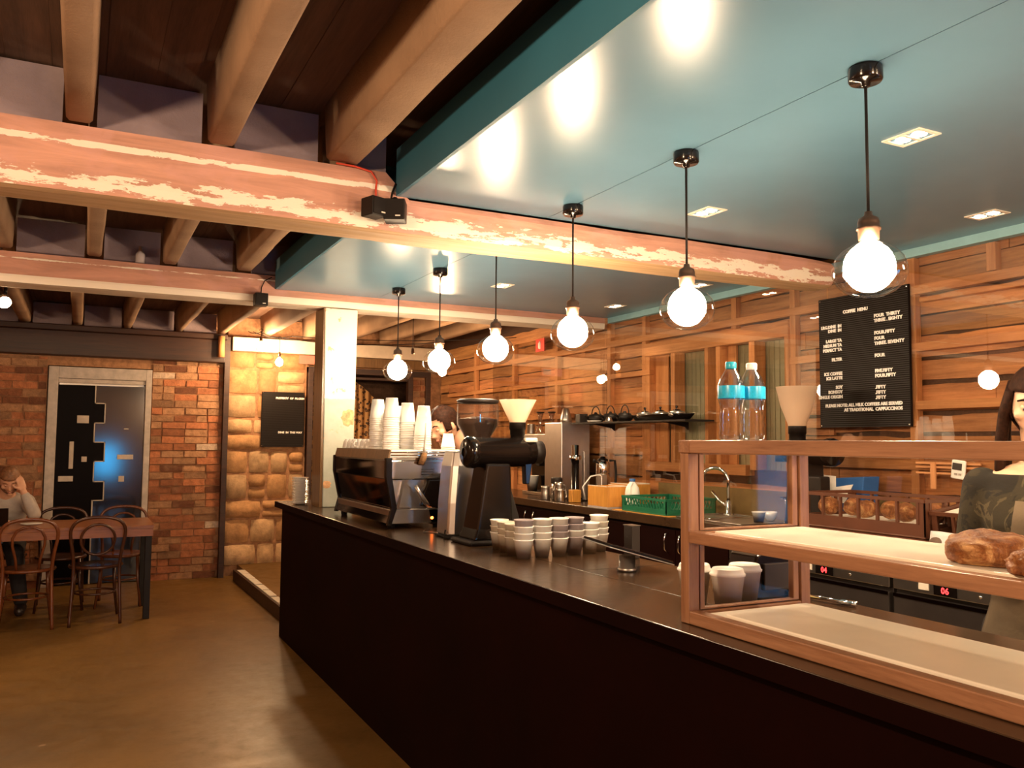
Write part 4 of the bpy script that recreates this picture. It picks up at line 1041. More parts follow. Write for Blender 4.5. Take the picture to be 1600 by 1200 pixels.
t = thing('press_tower', 'black cylinder coffee press with chrome top beside a steel rail on the bench', 'coffee press', (3.62, 5.98, BT))
b = MB(); b.lathe([(0, .002), (.055, .002), (.055, .02), (.034, .03), (.034, .33), (0, .33)], n=28); b.build('body', 'black_gloss', t, world=False)
b = MB(); b.lathe([(0.048, .33), (.050, .34), (.050, .365), (.032, .368), (.032, .45), (0, .455)], n=28); b.build('cap', 'chrome', t, world=False)
b = MB(); b.box(.02, .05, -0.105, -0.075, .0, .40); b.build('side_rail', 'steel_satin', t, world=False, bevel=.003)
b = MB(); b.box(-.05, .05, -0.12, .05, .001, .012); b.build('base_plate', 'black_matte', t, world=False, bevel=.004)
def jug(loc, h, r, label):
    t = thing('milk_jug', label, 'jug', loc, 'milk jugs on the back bench')
    b = MB(); b.lathe([(0, .001), (r, .001), (r*1.03, .01), (r*.98, h*.5), (r*.86, h*.85), (r*.95, h), (r*.90, h), (r*.82, h*.85), (r*.93, h*.5), (r*.95, .01), (0, .006)], n=26); b.build('body', 'steel', t, world=False)
    b = MB(); b.tube([(r*.9, 0, h*.85), (r*1.6, 0, h*.82), (r*1.65, 0, h*.4), (r, 0, h*.2)], .004, 8); b.build('handle', 'steel', t, world=False)
jug((3.42, 6.12, BT), .115, .040, 'leftmost steel milk jug at the bench edge')
jug((3.47, 5.98, BT), .150, .038, 'tallest steel milk jug, middle of the three on the bench')
jug((3.41, 5.86, BT), .105, .036, 'rightmost steel milk jug, in front of the black press')
t = thing('tea_tin', 'steel canister with ribbed lid behind the milk jugs', 'canister', (3.55, 6.16, BT))
b = MB(); b.lathe([(0, .001), (.045, .001), (.045, .13), (0, .13)], n=26); b.build('body', 'steel', t, world=False)
b = MB(); b.lathe([(.047, .13), (.049, .135), (.047, .145), (.049, .15), (.047, .16), (.049, .165), (.045, .18), (0, .18)], n=26); b.build('lid', 'dark_grey', t, world=False)
b = MB(); b.box(3.45, 3.53, 5.74, 5.80, BT+.001, BT+.10); tag(b.build('cardboard_block', 'bamboo', bevel=.004), 'small brown block standing beside the press', 'block')
t = thing('wall_plug', 'white power plug with curved cable behind the bamboo box', 'plug', (3.70, 5.75, BT))
b = MB(); b.tube([(3.50, 5.62, 1.06), (3.47, 5.62, 1.16), (3.53, 5.60, 1.24), (3.62, 5.60, 1.255)], .006, 8); b.build('cable', 'white_gloss', t)
b = MB(); b.box(3.64, 3.70, 5.62, 5.68, 1.14, 1.25); b.build('plug_body', 'steel_satin', t, bevel=.008)

def bamboo_box(x0, x1, y0, y1, h, label):
    t = thing('bamboo_box', label, 'box', ((x0+x1)/2, (y0+y1)/2, BT+.001), 'bamboo boxes on the back bench'); th = .012; z0, z1 = BT+.001, BT+.001+h
    for nm, a in (('end_panel', (x0, x0+th, y0, y1)), ('end_panel', (x1-th, x1, y0, y1)), ('side_panel', (x0+th, x1-th, y0, y0+th)), ('side_panel', (x0+th, x1-th, y1-th, y1))):
        b = MB(); b.box(*a, z0+.012, z1); b.build(nm, 'bamboo', t, bevel=.002)
    b = MB(); b.box(x0-.002, x1+.002, y0-.002, y1+.002, z0, z0+.012); b.build('base', 'lilac_paper', t)
    b = MB(); b.box(x0, x1, y0, y0+.004, z1, z1+.006); b.box(x0, x0+.004, y0, y1, z1, z1+.006); b.box(x1-.004, x1, y0, y1, z1, z1+.006); b.build('rim', 'cream_paper', t)
bamboo_box(3.355, 3.54, 5.10, 5.36, .155, 'orange bamboo box at the bench edge left of the milk bottle')
bamboo_box(3.66, 3.86, 5.28, 5.52, .160, 'orange bamboo box behind and right of the milk bottle')
t = jar((3.72, 5.72, BT), 'steel thermos jug with black handle behind the bamboo box', [('thermos_jug', 'thermos'),
    ('body', 'chrome', [(0, .001), (.055, .001), (.055, .30), (.050, .315), (.040, .325)]), ('lid', 'black_gloss', [(.041, .325), (.042, .34), (.022, .35), (.022, .362), (0, .364)])])
b = MB(); b.tube([(.05, -.02, .33), (.095, -.03, .33), (.105, -.03, .24), (.10, -.03, .14), (.055, -.02, .12)], .010, 10); b.build('handle', 'black_matte', t, world=False)
b = MB(); b.tube([(-.045, 0, .31), (-.085, .0, .335), (-.088, 0, .315)], .009, 10); b.build('spout', 'black_matte', t, world=False)
t = jar((3.50, 5.00, BT), 'white plastic milk bottle with a blue cap standing by the green crate', [('milk_bottle', 'bottle'),
    ('body', 'milk_plastic', [(0, .001), (.048, .001), (.052, .01), (.052, .12), (.046, .155), (.026, .185), (.019, .195), (.019, .205)]), ('cap', 'blue_plastic', [(.0205, .198), (.0215, .20), (.0215, .218), (0, .220)])])
b = MB(); b.tube([(-.012, -.02, .188), (-.05, -.045, .165), (-.052, -.048, .11), (-.035, -.035, .08)], .008, 8); b.build('handle', 'milk_plastic', t, world=False)

def slot_crate(name, x0, x1, y0, y1, z0, h, mat, label, cat, slots=10, brace=True, group=None):
    """open plastic crate: floor, rims, corner posts, and slanted or upright ribs in every side"""
    t = thing(name, label, cat, ((x0+x1)/2, (y0+y1)/2, z0), group); z1 = z0+h; r = .012
    b = MB(); b.box(x0, x1, y0, y1, z0, z0+.008)
    b.build('crate_floor', mat, t, bevel=.002)
    for nm, (ax, a0, a1, fixed) in (('side_wall', ('y', y0, y1, x0)), ('side_wall', ('y', y0, y1, x1-.006)), ('end_wall', ('x', x0, x1, y0)), ('end_wall', ('x', x0, x1, y1-.006))):
        b = MB()
        def bx(p0, p1, q0, q1, ex=0):
            if ax == 'y': b.box(fixed-ex, fixed+.006+ex, p0, p1, q0, q1)
            else: b.box(p0, p1, fixed-ex, fixed+.006+ex, q0, q1)
        bx(a0, a1, z0+.008, z0+h*.36); bx(a0, a1, z1-.016, z1, .004); bx(a0, a0+.03, z0+h*.36, z1-.016); bx(a1-.03, a1, z0+h*.36, z1-.016)
        n = max(2, int(slots*(a1-a0)/(y1-y0))); w_ = (a1-a0-.06)/n
        for k in range(n):
            p = a0+.03+k*w_
            if brace:
                q = [(p, z0+h*.36), (p+.007, z0+h*.36), (p+w_*.75+.007, z1-.016), (p+w_*.75, z1-.016)]
                if ax == 'y': b.prism(q, 'x', fixed, fixed+.006)
                else: b.prism(q, 'y', fixed, fixed+.006)
            else: bx(p, p+.012, z0+h*.36, z1-.016, .004)
        b.build(nm, mat, t)
    return t
b = MB(); b.box(3.36, 3.80, 4.40, 5.05, BT+.0005, BT+.004); tag(b.build('cardboard_mat', 'bamboo'), 'thin brown card under the green crate', 'mat')
slot_crate('bread_crate', 3.37, 3.78, 4.44, 4.94, BT+.0045, .105, 'green_plastic', 'dark green slotted plastic crate on the back bench left of the sink', 'crate', 14)
# sink, mixer tap, small tap, cups
t = thing('sink', 'stainless steel sink drainer set on the back bench behind the display case', 'sink', (3.65, 4.1, BT))
b = MB(); b.box(3.42, 3.86, 3.80, 4.42, BT+.0005, BT+.006); b.build('drainer', 'steel', t, bevel=.002)
b = MB()
for a in ((3.44, 3.84, 4.10, 4.11), (3.44, 3.84, 4.39, 4.40), (3.44, 3.45, 4.11, 4.39), (3.83, 3.84, 4.11, 4.39)): b.box(*a, BT+.006, BT+.016)
b.build('basin_rim', 'chrome', t, bevel=.003)
t = thing('mixer_tap', 'tall gooseneck chrome mixer tap at the sink', 'tap', (3.80, 4.34, BT+.006))
b = MB(); b.lathe([(.030, .0), (.030, .008), (.020, .014), (.020, .09), (.014, .095)], n=24); b.build('tap_body', 'chrome', t, world=False)
pts = [(0, 0, .09), (0, 0, .22)]+[(-.04*(1-cos(a)), .085*(1-cos(a)), .22+.085*sin(a)) for a in [pi*k/10 for k in range(1, 11)]]+[(-.085, .178, .19)]
b = MB(); b.tube(pts, .011, 12); b.build('spout', 'chrome', t, world=False)
b = MB(); b.tube([(0, .01, .06), (-.02, .06, .085), (-.04, .115, .15)], [.011, .009, .008], 10); b.build('lever', 'chrome', t, world=False)
t = thing('pillar_tap', 'short chrome glass-rinser tap right of the small cups', 'tap', (3.72, 3.74, BT+.001))
b = MB(); b.lathe([(.022, 0), (.022, .01), (.011, .02), (.011, .12), (.016, .125), (.016, .15), (0, .15)], n=20); b.build('tap_body', 'chrome', t, world=False)
b = MB(); b.box(-.045, .02, -.012, .012, .150, .165); b.build('lever', 'chrome', t, world=False, bevel=.004)
pc = cup_mb(.028, .040, .062)
cup((3.62, 3.87, BT+.0065), 'white_gloss', 'small white cup on the bench left of the pillar tap', 'cups on the back bench', pc, 'espresso_cup')
cm2 = MB(); cm2.lathe([(0, .004), (.018, 0), (.024, .004), (.036, .03), (.042, .055), (.039, .055), (.030, .02), (0, .008)], n=24)
cup((3.745, 3.905, BT+.0065), 'white_gloss', 'small bowl-shaped white cup between the taps', 'cups on the back bench', cm2, 'espresso_cup')

# second barrel grinder on the bench
t = thing('barrel_grinder', 'black barrel grinder with tall frosted funnel on the back bench left of the menu board', 'coffee grinder', (3.63, 3.50, BT))
b = MB(); b.box(3.50, 3.74, 3.38, 3.62, BT+.001, BT+.025); b.build('base', 'black_matte', t, bevel=.008)
b = MB(); b.prism([(3.42, BT+.02), (3.60, BT+.02), (3.56, 1.42), (3.44, 1.42)], 'x', 3.55, 3.70); b.build('stand_column', 'black_matte', t, bevel=.012)
b = MB(); b.lathe([(0, 0), (.07, .01), (.078, .03), (.078, .06), (.072, .065), (.072, .33), (.060, .36), (0, .365)], (3.63, 3.28, 1.458), 32, 'y'); b.build('motor_barrel', 'black_gloss', t)
b = MB(); b.lathe([(.046, 1.515), (.046, 1.56), (.050, 1.56), (.050, 1.605)], (3.63, 3.565, 0), 28); b.build('hopper_collar', 'black_matte', t)
b = MB(); b.lathe([(.048, 1.603), (.052, 1.62), (.090, 1.72), (.114, 1.825), (.116, 1.828), (.112, 1.827), (.048, 1.63), (.044, 1.603)], (3.63, 3.565, 0), 40); b.build('hopper', 'hopper_frosted', t)
b = MB(); b.lathe([(0, 0), (.03, 0), (.03, .04), (0, .05)], (3.63, 3.70, 1.40), 18); b.build('burr_knob', 'black_matte', t)
b = MB(); b.box(3.50, 3.58, 3.285, 3.42, 1.09, 1.33); b.build('side_bin', 'black_matte', t, bevel=.008)

# blue tub with papers, brown crates with bread, bags
t = thing('file_tub', 'blue plastic tub holding white papers on the bench beside the black grinder', 'tub', (3.80, 3.34, BT))
b = MB(); b.prism([(3.27, 1.031), (3.42, 1.031), (3.43, 1.315), (3.235, 1.33)], 'x', 3.775, 3.90); b.build('tub', 'blue_plastic', t, bevel=.006)
b = MB(); b.add([(3.765, 3.585, 1.335), (3.765, 3.42, 1.325), (3.765, 3.42, 1.265), (3.765, 3.30, 1.285), (3.765, 3.36, 1.18), (3.765, 3.52, 1.18)], [(0, 1, 2, 3, 4, 5)]); b.build('papers', 'white_paper', t, solid=.004)
for z0, h, lab in ((BT+.001, .050, 'shallow brown plastic crate beneath the slotted bread crate'),):
    slot_crate('bread_crate', 3.365, 3.72, 2.56, 3.27, z0, h, 'brown_plastic', lab, 'crate', 8, False, 'brown crates on the back bench')
slot_crate('bread_crate', 3.362, 3.72, 2.555, 3.27, BT+.054, .175, 'brown_plastic', 'brown slotted plastic crate of rolls seen through the display case', 'crate', 6, False, 'brown crates on the back bench')
slot_crate('bread_crate', 3.42, 3.84, 1.56, 2.53, BT+.001, .034, 'brown_plastic', 'low brown crate under the tilted paper-lined one', 'crate', 10, False, 'brown crates on the back bench')
cr = slot_crate('bread_crate', 3.40, 3.86, 1.55, 2.545, 1.105, .138, 'brown_plastic', 'tilted brown plastic crate lined with white paper right of the slotted one', 'crate', 12, False, 'brown crates on the back bench')
cr.rotation_euler = (0, -.15, 0)
b = MB(); b.prism([(3.405, 1.192), (3.835, 1.257), (3.835, 1.262), (3.405, 1.197)], 'y', 1.57, 2.525)
tag(b.build('paper_liner', 'linen'), 'white paper lining the right-hand brown crate', 'paper')
def roll(loc, r, sq, seed, mat, label, grp):
    b = MB(); vs = []; n, m = 18, 12; fs = []
    for j in range(m+1):
        th = pi*j/m
        for i in range(n):
            a = 2*pi*i/n; d = Vector((sin(th)*cos(a), sin(th)*sin(a), cos(th))); k = 1+.15*noise.noise(d*2.3+Vector((seed, 0, 0)))
            vs.append(Vector((d.x*sq[0], d.y*sq[1], d.z*sq[2]))*r*k)
    for j in range(m):
        for i in range(n): fs.append((j*n+i, (j+1)*n+i, (j+1)*n+(i+1) % n, j*n+(i+1) % n))
    b.add(vs, fs, True); o = b.build('bread_roll', mat, world=False); o.location = loc; o.rotation_euler = (0, 0, seed)
    return tag(o, label, 'bread roll', grp)
for k in range(7):
    roll((3.775, 2.44-k*.10, 1.281+R(-.003, .003)), .040, (1, 1.25, .75), k+1, 'crust', 'golden roll on white paper, %s from the left in the right-hand crate' % nth[k], 'rolls in the right-hand crate')
for k in range(6):
    roll((3.45+.05*(k % 2), 3.18-k*.115, BT+.158), .050, (1, 1.1, .9), k+11, 'crust', 'brown roll, %s from the left inside the slotted brown crate' % nth[k], 'rolls in the slotted crate')
b = MB(); b.box(3.40, 3.70, 2.60, 3.24, BT+.064, BT+.105); tag(b.build('paper_liner', 'linen'), 'white paper under the rolls in the slotted crate', 'paper')
t = thing('paper_bag', 'crumpled pale paper bag on the bench right of the crates', 'bag', (3.42, 2.3, BT))
b = MB(); vs = []; n = 14
for j in range(5):
    for i in range(n+1):
        u = i/n; vs.append((3.349+.004*j+.002*noise.noise(Vector((u*9, j, 0))), 2.53-u*.75, BT+.002+(.09+.015*u)*(j/4)**.8+.012*noise.noise(Vector((u*7, j*.8, 4)))*(j > 0)))
b.add(vs, [(j*(n+1)+i, j*(n+1)+i+1, (j+1)*(n+1)+i+1, (j+1)*(n+1)+i) for j in range(4) for i in range(n)], True)
b.build('bag_sheet', 'bag_paper', t, solid=.003)
b = MB(); b.sphere((3.385, 2.50, BT+.045), .04, 14, 10, (1, 1.2, .8)); b.build('bag_content', 'sponge_brown', t)
b = MB(); b.box(3.36, 3.62, 1.2, 1.5, BT+.001, BT+.06); tag(b.build('cloth_pile', 'cyan_label', bevel=.01), 'folded blue cloth at the far right of the back bench', 'cloth')

# wall rack and timer
t = thing('slatted_rack', 'small wooden slatted rack on the wall above the right-hand crate', 'rack', (3.93, 2.85, 1.35))
b = MB()
for z in (1.385, 1.405, 1.355): b.box(3.912, 3.922, 2.66, 3.02, z, z+.010)
b.build('slat', 'frame_timber_y', t)
b = MB(); b.box(3.905, 3.912, 2.90, 2.93, 1.28, 1.415); b.build('upright', 'frame_timber_z', t)
t = thing('kitchen_timer', 'white kitchen timer with grey screen hanging on the slatted rack', 'timer', (3.90, 2.76, 1.39))
b = MB(); b.obox((3.897, 2.765, 1.382), (.014, .075, .095), (.12, 0, 0)); b.build('case', 'white_gloss', t, bevel=.008)
b = MB(); b.obox((3.889, 2.767, 1.397), (.003, .050, .035), (.12, 0, 0)); b.build('screen', 'dark_grey', t)
b = MB(); b.obox((3.889, 2.753, 1.358), (.004, .014, .010), (.12, 0, 0)); b.obox((3.889, 2.776, 1.360), (.004, .014, .010), (.12, 0, 0)); b.build('button', 'steel', t)

# ---- perspex sheets over the boards
for k, (y0, y1, d) in enumerate(((1.2, 3.60, 'behind the crates'), (3.61, 6.0, 'over the bare window bay'), (6.01, 8.2, 'behind the tall brewer'))):
    b = MB(); b.box(3.928, 3.931, y0, y1, 1.215, 2.495); tag(b.build('perspex_sheet', 'perspex'), 'clear perspex sheet screwed over the boarded wall %s' % d, 'sheet')
# ---- wall shelf with tea ware
t = thing('wall_shelf', 'thin black shelf on the boarded wall carrying teapots', 'shelf', (3.78, 5.5, 1.66))
b = MB(); b.box(3.67, 3.925, 4.62, 6.12, 1.655, 1.667); b.build('shelf_board', 'black_matte', t)
for y in (4.9, 5.85):
    b = MB(); b.prism([(3.69, 1.655), (3.925, 1.655), (3.925, 1.60), (3.90, 1.62)], 'y', y, y+.015); b.build('bracket', 'black_matte', t)
b = MB(); rings = []
for z, k in ((1.668, .82), (1.672, .88), (1.705, 1.0), (1.712, 1.02), (1.708, .97), (1.680, .86)):
    rings.append([Vector((3.78+.085*k*cos(2*pi*i/32), 5.03+.36*k*sin(2*pi*i/32), z)) for i in range(32)])
b.loft(rings, True, True); tag(b.build('oval_tray', 'black_gloss'), 'long dark oval tray at the right end of the wall shelf', 'tray')
for k, y in enumerate((5.22, 5.03, 4.84)):
    t = thing('teapot', 'low steel teapot in the oval tray, %s from the left' % nth[k], 'teapot', (3.77, y, 1.682), 'teapots in the oval tray')
    b = MB(); b.lathe([(0, 0), (.05, 0), (.066, .02), (.060, .042), (.03, .052)], n=26); b.build('body', 'steel', t, world=False)
    b = MB(); b.lathe([(.031, .051), (.026, .058), (.006, .062), (.005, .070), (.010, .078), (.008, .086), (0, .089)], n=18); b.build('lid', 'black_gloss', t, world=False)
for k, (y, r) in enumerate(((5.92, .075), (5.70, .07), (5.50, .065))):
    t = thing('iron_teapot', 'black iron teapot with hoop handle on the wall shelf, %s from the left' % nth[k], 'teapot', (3.78, y, 1.668), 'iron teapots on the wall shelf')
    b = MB(); b.lathe([(0, 0), (r*.6, 0), (r*.98, .02), (r, .04), (r*.7, .065), (r*.2, .070), (r*.15, .082), (0, .085)], n=26); b.build('body', 'black_matte', t, world=False)
    b = MB(); b.tube([(0, -r*.85, .05)]+[(0, -r*.85*cos(a), .055+.075*sin(a)) for a in [pi*q/10 for q in range(1, 10)]]+[(0, r*.85, .05)], .004, 8); b.build('handle', 'black_matte', t, world=False)
    b = MB(); b.tube([(-r*.8, .0, .03), (-r*1.3, 0, .05), (-r*1.45, 0, .065)], [.012, .009, .006], 8); b.build('spout', 'black_matte', t, world=False)
b = MB(); b.box(3.70, 3.78, 6.04, 6.11, 1.668, 1.74); tag(b.build('tea_box', 'dark_grey', bevel=.004), 'dark square tin at the left end of the wall shelf', 'tin')
b = MB(); b.lathe([(0, 0), (.05, .002), (.062, .012), (.058, .012), (0, .006)], (3.71, 5.83, 1.668), 20); tag(b.build('small_dish', 'white_gloss'), 'white dish in front of the iron teapots', 'dish')
b = MB(); b.lathe([(0, .04), (.02, .035), (.034, .0)], (3.71, 5.62, 1.668), 16); tag(b.build('tea_strainer', 'steel'), 'small steel strainer dome on the wall shelf', 'strainer')

# ------------------------------------------------------------------ letter boards
def letter_board(name, corner, du, w_, h, lines, size, label):
    """corner = lower left as read, du = reading direction (unit), board upright"""
    du = Vector(du); up = Vector((0, 0, 1)); nrm = du.cross(up)
    t = thing(name, label, 'menu board', tuple(Vector(corner)+du*w_/2))
    c = Vector(corner)
    b = MB(); m3 = Matrix((du, nrm, up)).transposed()
    def P(u, d, v): return c+du*u+nrm*d+up*v
    vs = [P(u, d, v) for u in (0, w_) for d in (-.012, .0) for v in (0, h)]
    b.add(vs, [(0, 1, 3, 2), (4, 6, 7, 5), (0, 4, 5, 1), (2, 3, 7, 6), (0, 2, 6, 4), (1, 5, 7, 3)]); bd = b.build('panel', 'lead_black', t, bevel=.001)
    b = MB(); n = int(h/.0115)
    for k in range(n):
        v = h*(k+.5)/n; vs = [P(u, .0012, v+q) for u in (.005, w_-.005) for q in (-.0032, .0032)]
        b.add(vs, [(0, 2, 3, 1)])
    b.build('felt_ribs', 'black_matte', bd)
    for txt, u, v, al in lines:
        b = MB(); o_ = P(u, .004, v); m4 = Matrix.Identity(4)
        for i in range(3): m4[i][0] = du[i]; m4[i][1] = up[i]; m4[i][2] = nrm[i]; m4[i][3] = o_[i]
        b.text(txt, m4, size, al, .0015, .0010); b.build('lettering', 'letter_white', t)
    for u in (.012, w_-.012):
        for v in (.012, h-.012):
            b = MB(); p = P(u, .0, v); b.sphere(tuple(p), .006, 10, 6); b.build('screw', 'chrome', t)
    return t
W_, H_ = .622, .765
def L(col, row): return H_-row/1000*H_
# rows measured from the board's top in thousandths of its height
menu = [('COFFEE  MENU', .185, .125, 'LEFT')]
left = [('LRG.DINE  IN', .225), ('DINE  IN', .257), ('LARGE TA', .335), ('MEDIUM TA', .370), ('PERFECT TA', .405), ('FILTER', .480), ('ICE COFFEE', .588), ('ICE LATTE', .622), ('SOY', .693), ('BONSOY', .728), ('SINGLE ORIGIN', .765)]
right = [('FOUR  THIRTY', .190), ('THREE . EIGHTY', .225), ('FOUR.FIFTY', .315), ('FOUR', .355), ('THREE. SEVENTY', .392), ('FOUR', .480), ('FIVE.FIFTY', .592), ('FOUR.FIFTY', .628), ('.FIFTY', .710), ('.FIFTY', .748), ('.FIFTY', .785)]
ln = [(t_, .185, H_*(1-v)-.009, 'LEFT') for t_, u, v, a in menu]
ln += [(t_, .172, H_*(1-v)-.009, 'RIGHT') for t_, v in left]
ln += [(t_, .400, H_*(1-v)-.009, 'LEFT') for t_, v in right]
ln += [('PLEASE NOTE: ALL MILK COFFEES ARE SERVED', .045, H_*(1-.832)-.009, 'LEFT'), ('AS TRADITIONAL  CAPPUCCINOS', .182, H_*(1-.868)-.009, 'LEFT')]
letter_board('menu_board', (3.922, 3.667, 1.600), (0, -1, 0), W_, H_, ln, .0255, 'black letter board headed COFFEE MENU on the boarded wall')
letter_board('letter_board', (1.805, YE-0.04, 1.425), (1, 0, 0), .485, .625, [('PROPERTY  OF  PILGRIM', .155, .545, 'LEFT'), ('DINE  IN  THIS WAY', .19, .155, 'LEFT')], .030, 'small black letter board on the stone wall left of the curtained doorway')
# red sign near the far beam
t = thing('fire_sign', 'small red sign with a white pictogram on the boarded wall under the far beam', 'sign', (3.93, 7.13, 2.37))
b = MB(); b.box(3.918, 3.924, 7.05, 7.22, 2.375, 2.50); b.build('plate', 'red_plastic', t)
b = MB(); b.lathe([(0, .02), (.014, .024), (.016, .04), (.016, .075), (.008, .085), (.008, .095), (0, .095)], (3.9165, 7.135, 2.38), 12); b.build('pictogram', 'letter_white', t)
# ------------------------------------------------------------------ pendants over the counter
def make_pendant(y, label):
    t = thing('pendant_lamp', label, 'pendant lamp', (1.91, y, ZC), 'globe pendants over the counter')
    b = MB(); b.lathe([(0, -.0005), (.044, -.0005), (.046, -.006), (.046, -.036), (.042, -.042), (.014, -.043), (.012, -.055), (0, -.056)], n=28); b.build('ceiling_rose', 'black_gloss', t, world=False)
    b = MB(); b.cyl((0, 0, -.05), (0, 0, -.415), .0042, n=8); b.build('cord', 'black_rubber', t, world=False)
    b = MB(); b.lathe([(0, -.408), (.010, -.409), (.012, -.42), (.026, -.428), (.029, -.440), (.029, -.452), (.032, -.454), (.032, -.460), (.028, -.462), (.027, -.487), (0, -.488)], n=24); b.build('socket', 'socket_bronze', t, world=False)
    gp = [(.020, -.480), (.026, -.492), (.046, -.502), (.072, -.518), (.090, -.540), (.098, -.565), (.097, -.588), (.086, -.612), (.066, -.630), (.040, -.642), (.015, -.646), (0, -.647)]
    b = MB(); b.lathe(gp, n=36); g = b.build('globe', 'bulb_glass', t, world=False)
    b = MB(); b.sphere((0, 0, -.563), 1, 16, 12, (.068, .068, .070)); b.build('glow_ball', 'pendant_glow', t, world=False)  # emissive ball swollen to stand in for the bulb's glare
    return t
PY = [1.604, 2.39, 3.18, 3.96, 4.74, 5.50]
pl = ['clear globe pendant lamp nearest the camera, above the display case', 'second clear globe pendant from the camera', 'third clear globe pendant from the camera', 'fourth clear globe pendant, its rose hidden by the near beam',
      'fifth clear globe pendant from the camera, in front of a string bulb', 'farthest clear globe pendant, nearest the column']
p0 = make_pendant(PY[0], pl[0]); tr = kids(p0)
for y, l in list(zip(PY, pl))[1:]: dup(p0, (1.91, y, ZC), 0, l, tree=tr)
# recessed downlights
def make_down(x, y, label):
    t = thing('downlight', label, 'downlight', (x, y, ZC-.0005), 'recessed downlights in the teal ceiling')
    b = MB()
    for a in ((-.055, .055, -.075, -.060), (-.055, .055, .060, .075), (-.055, -.043, -.060, .060), (.043, .055, -.060, .060), (-.043, .043, -.006, .006)): b.box(*a, -.004, 0)
    b.build('trim_plate', 'cream_paper', t, world=False)
    b = MB(); b.lathe([(0, -.0030), (.024, -.0030), (.024, -.0005)], (0, -.032, 0), 20); b.lathe([(0, -.0030), (.024, -.0030), (.024, -.0005)], (0, .032, 0), 20); b.build('lamp_disc', 'downlight_glow', t, world=False)
    return t
dl = [(2.485, 1.905, 'recessed twin downlight right of the nearest pendant'), (2.49, 2.97, 'recessed downlight between the second pendant and the near beam'), (3.63, 2.40, 'recessed downlight near the boarded wall above the menu board'),
      (2.49, 4.05, 'recessed downlight just beyond the near beam'), (2.485, 5.05, 'recessed downlight between the fourth pendant and the far beam'), (3.62, 5.39, 'recessed downlight close to the boarded wall before the far beam'),
      (3.62, 4.40, 'recessed downlight close to the boarded wall beyond the near beam'), (2.485, 0.83, 'recessed downlight nearest the camera, out of the frame'), (3.63, 1.3, 'recessed downlight near the boarded wall, out of the frame')]
d0 = make_down(*dl[0]); tr = kids(d0)
for x, y, l in dl[1:]: dup(d0, (x, y, ZC-.0005), 0, l, tree=tr)
for x, y, l in dl:
    spot_light('downlight_light', (x, y, ZC-.012), (x, y, 0), 26, 110, (1, .70, .42), .03, .8)
# pendant light sources (the oversized glow balls inside the globes)
for y in PY:
    pass

# ------------------------------------------------------------------ speakers, cables
def speaker(x, y, z, s, rz, label):
    t = thing('cube_speaker', label, 'speaker', (x, y, z), 'small cube speakers on the beams', rz)
    b = MB(); b.box(-s/2, s/2, -s/2, s/2, 0, s); b.build('cabinet', 'black_matte', t, world=False, bevel=.004)
    b = MB(); b.box(-s/2+.006, s/2-.006, -s/2-.003, -s/2, .006, s-.006); g = b.build('grille', 'black_rubber', t, world=False)
    b = MB(); b.box(.006, .026, -s/2-.0045, -s/2-.003, .012, .017); b.build('badge', 'cream_paper', g, world=False)
    b = MB(); b.cyl((0, s/2, s*.7), (0, s/2+.03, s*.9), .010, n=10); b.build('bracket', 'black_matte', t, world=False)
speaker(1.045, 3.335, 2.425, .078, .35, 'left black cube speaker on the near beam, red cable above it')
speaker(1.135, 3.330, 2.415, .088, -.45, 'right black cube speaker on the near beam beside the teal fascia')
speaker(1.060, 5.905, 2.415, .086, 0, 'black cube speaker on the far beam below the teal fascia')
b = MB(); b.tube([(.90, 3.405, 2.650), (.98, 3.403, 2.648), (1.05, 3.400, 2.635), (1.075, 3.402, 2.60), (1.072, 3.404, 2.56), (1.070, 3.39, 2.51)], .0045, 6)
tag(b.build('speaker_cable', 'red_cable'), 'red cable drooping over the near beam to the left speaker', 'cable')
b = MB(); b.tube([(1.160, 3.402, 2.60), (1.145, 3.400, 2.56), (1.135, 3.385, 2.53), (1.137, 3.36, 2.51)], .005, 6); b.sphere((1.145, 3.365, 2.515), .016, 8, 6)
tag(b.build('speaker_cable', 'black_rubber'), 'black cable running from the teal fascia to the right speaker', 'cable')
b = MB(); b.tube([(1.14, 5.95, 2.63), (1.09, 5.945, 2.60), (1.07, 5.945, 2.55), (1.065, 5.93, 2.50)], .004, 6)
tag(b.build('speaker_cable', 'black_rubber'), 'black cable on the far beam down to its speaker', 'cable')

# ------------------------------------------------------------------ string lights beyond the far beam
def string_bulb(x, y, z, drop, label, lit=True):
    t = thing('string_bulb', label, 'string light', (x, y, z), 'bulbs of the string lights')
    b = MB(); b.tube([(0, 0, drop), (0, 0, .10)], .003, 6); b.tube([(.018*cos(a), 0, drop+.015+.014*sin(a)) for a in [2*pi*k/12 for k in range(12)]], .003, 6, close=True); b.build('wire', 'black_rubber', t, world=False)
    b = MB(); b.lathe([(0, .105), (.012, .103), (.016, .06), (.018, .05), (0, .05)], n=14); b.build('socket', 'socket_bronze', t, world=False)
    if lit:
        b = MB(); b.lathe([(.014, .052), (.022, .04), (.042, .015), (.050, -.012), (.044, -.038), (.025, -.055), (0, -.060)], n=24); b.build('globe', 'bulb_glass', t, world=False)
        b = MB(); b.sphere((0, 0, -.008), 1, 12, 8, (.040, .040, .042)); b.build('glow_ball', 'string_glow', t, world=False)  # glowing ball enlarged to imitate the bloom around the bulb
    return t
string_bulb(1.667, 9.2, 2.498, .155, 'glowing string bulb on the left in front of the stone wall')
string_bulb(1.864, 9.2, 2.342, .24, 'lower glowing string bulb above the small letter board')
string_bulb(3.035, 7.45, 2.170, .26, 'string bulb just below the fifth pendant globe')
string_bulb(2.735, 7.45, 2.265, .39, 'unlit string socket hanging right of the farthest pendant', False)
b = MB()
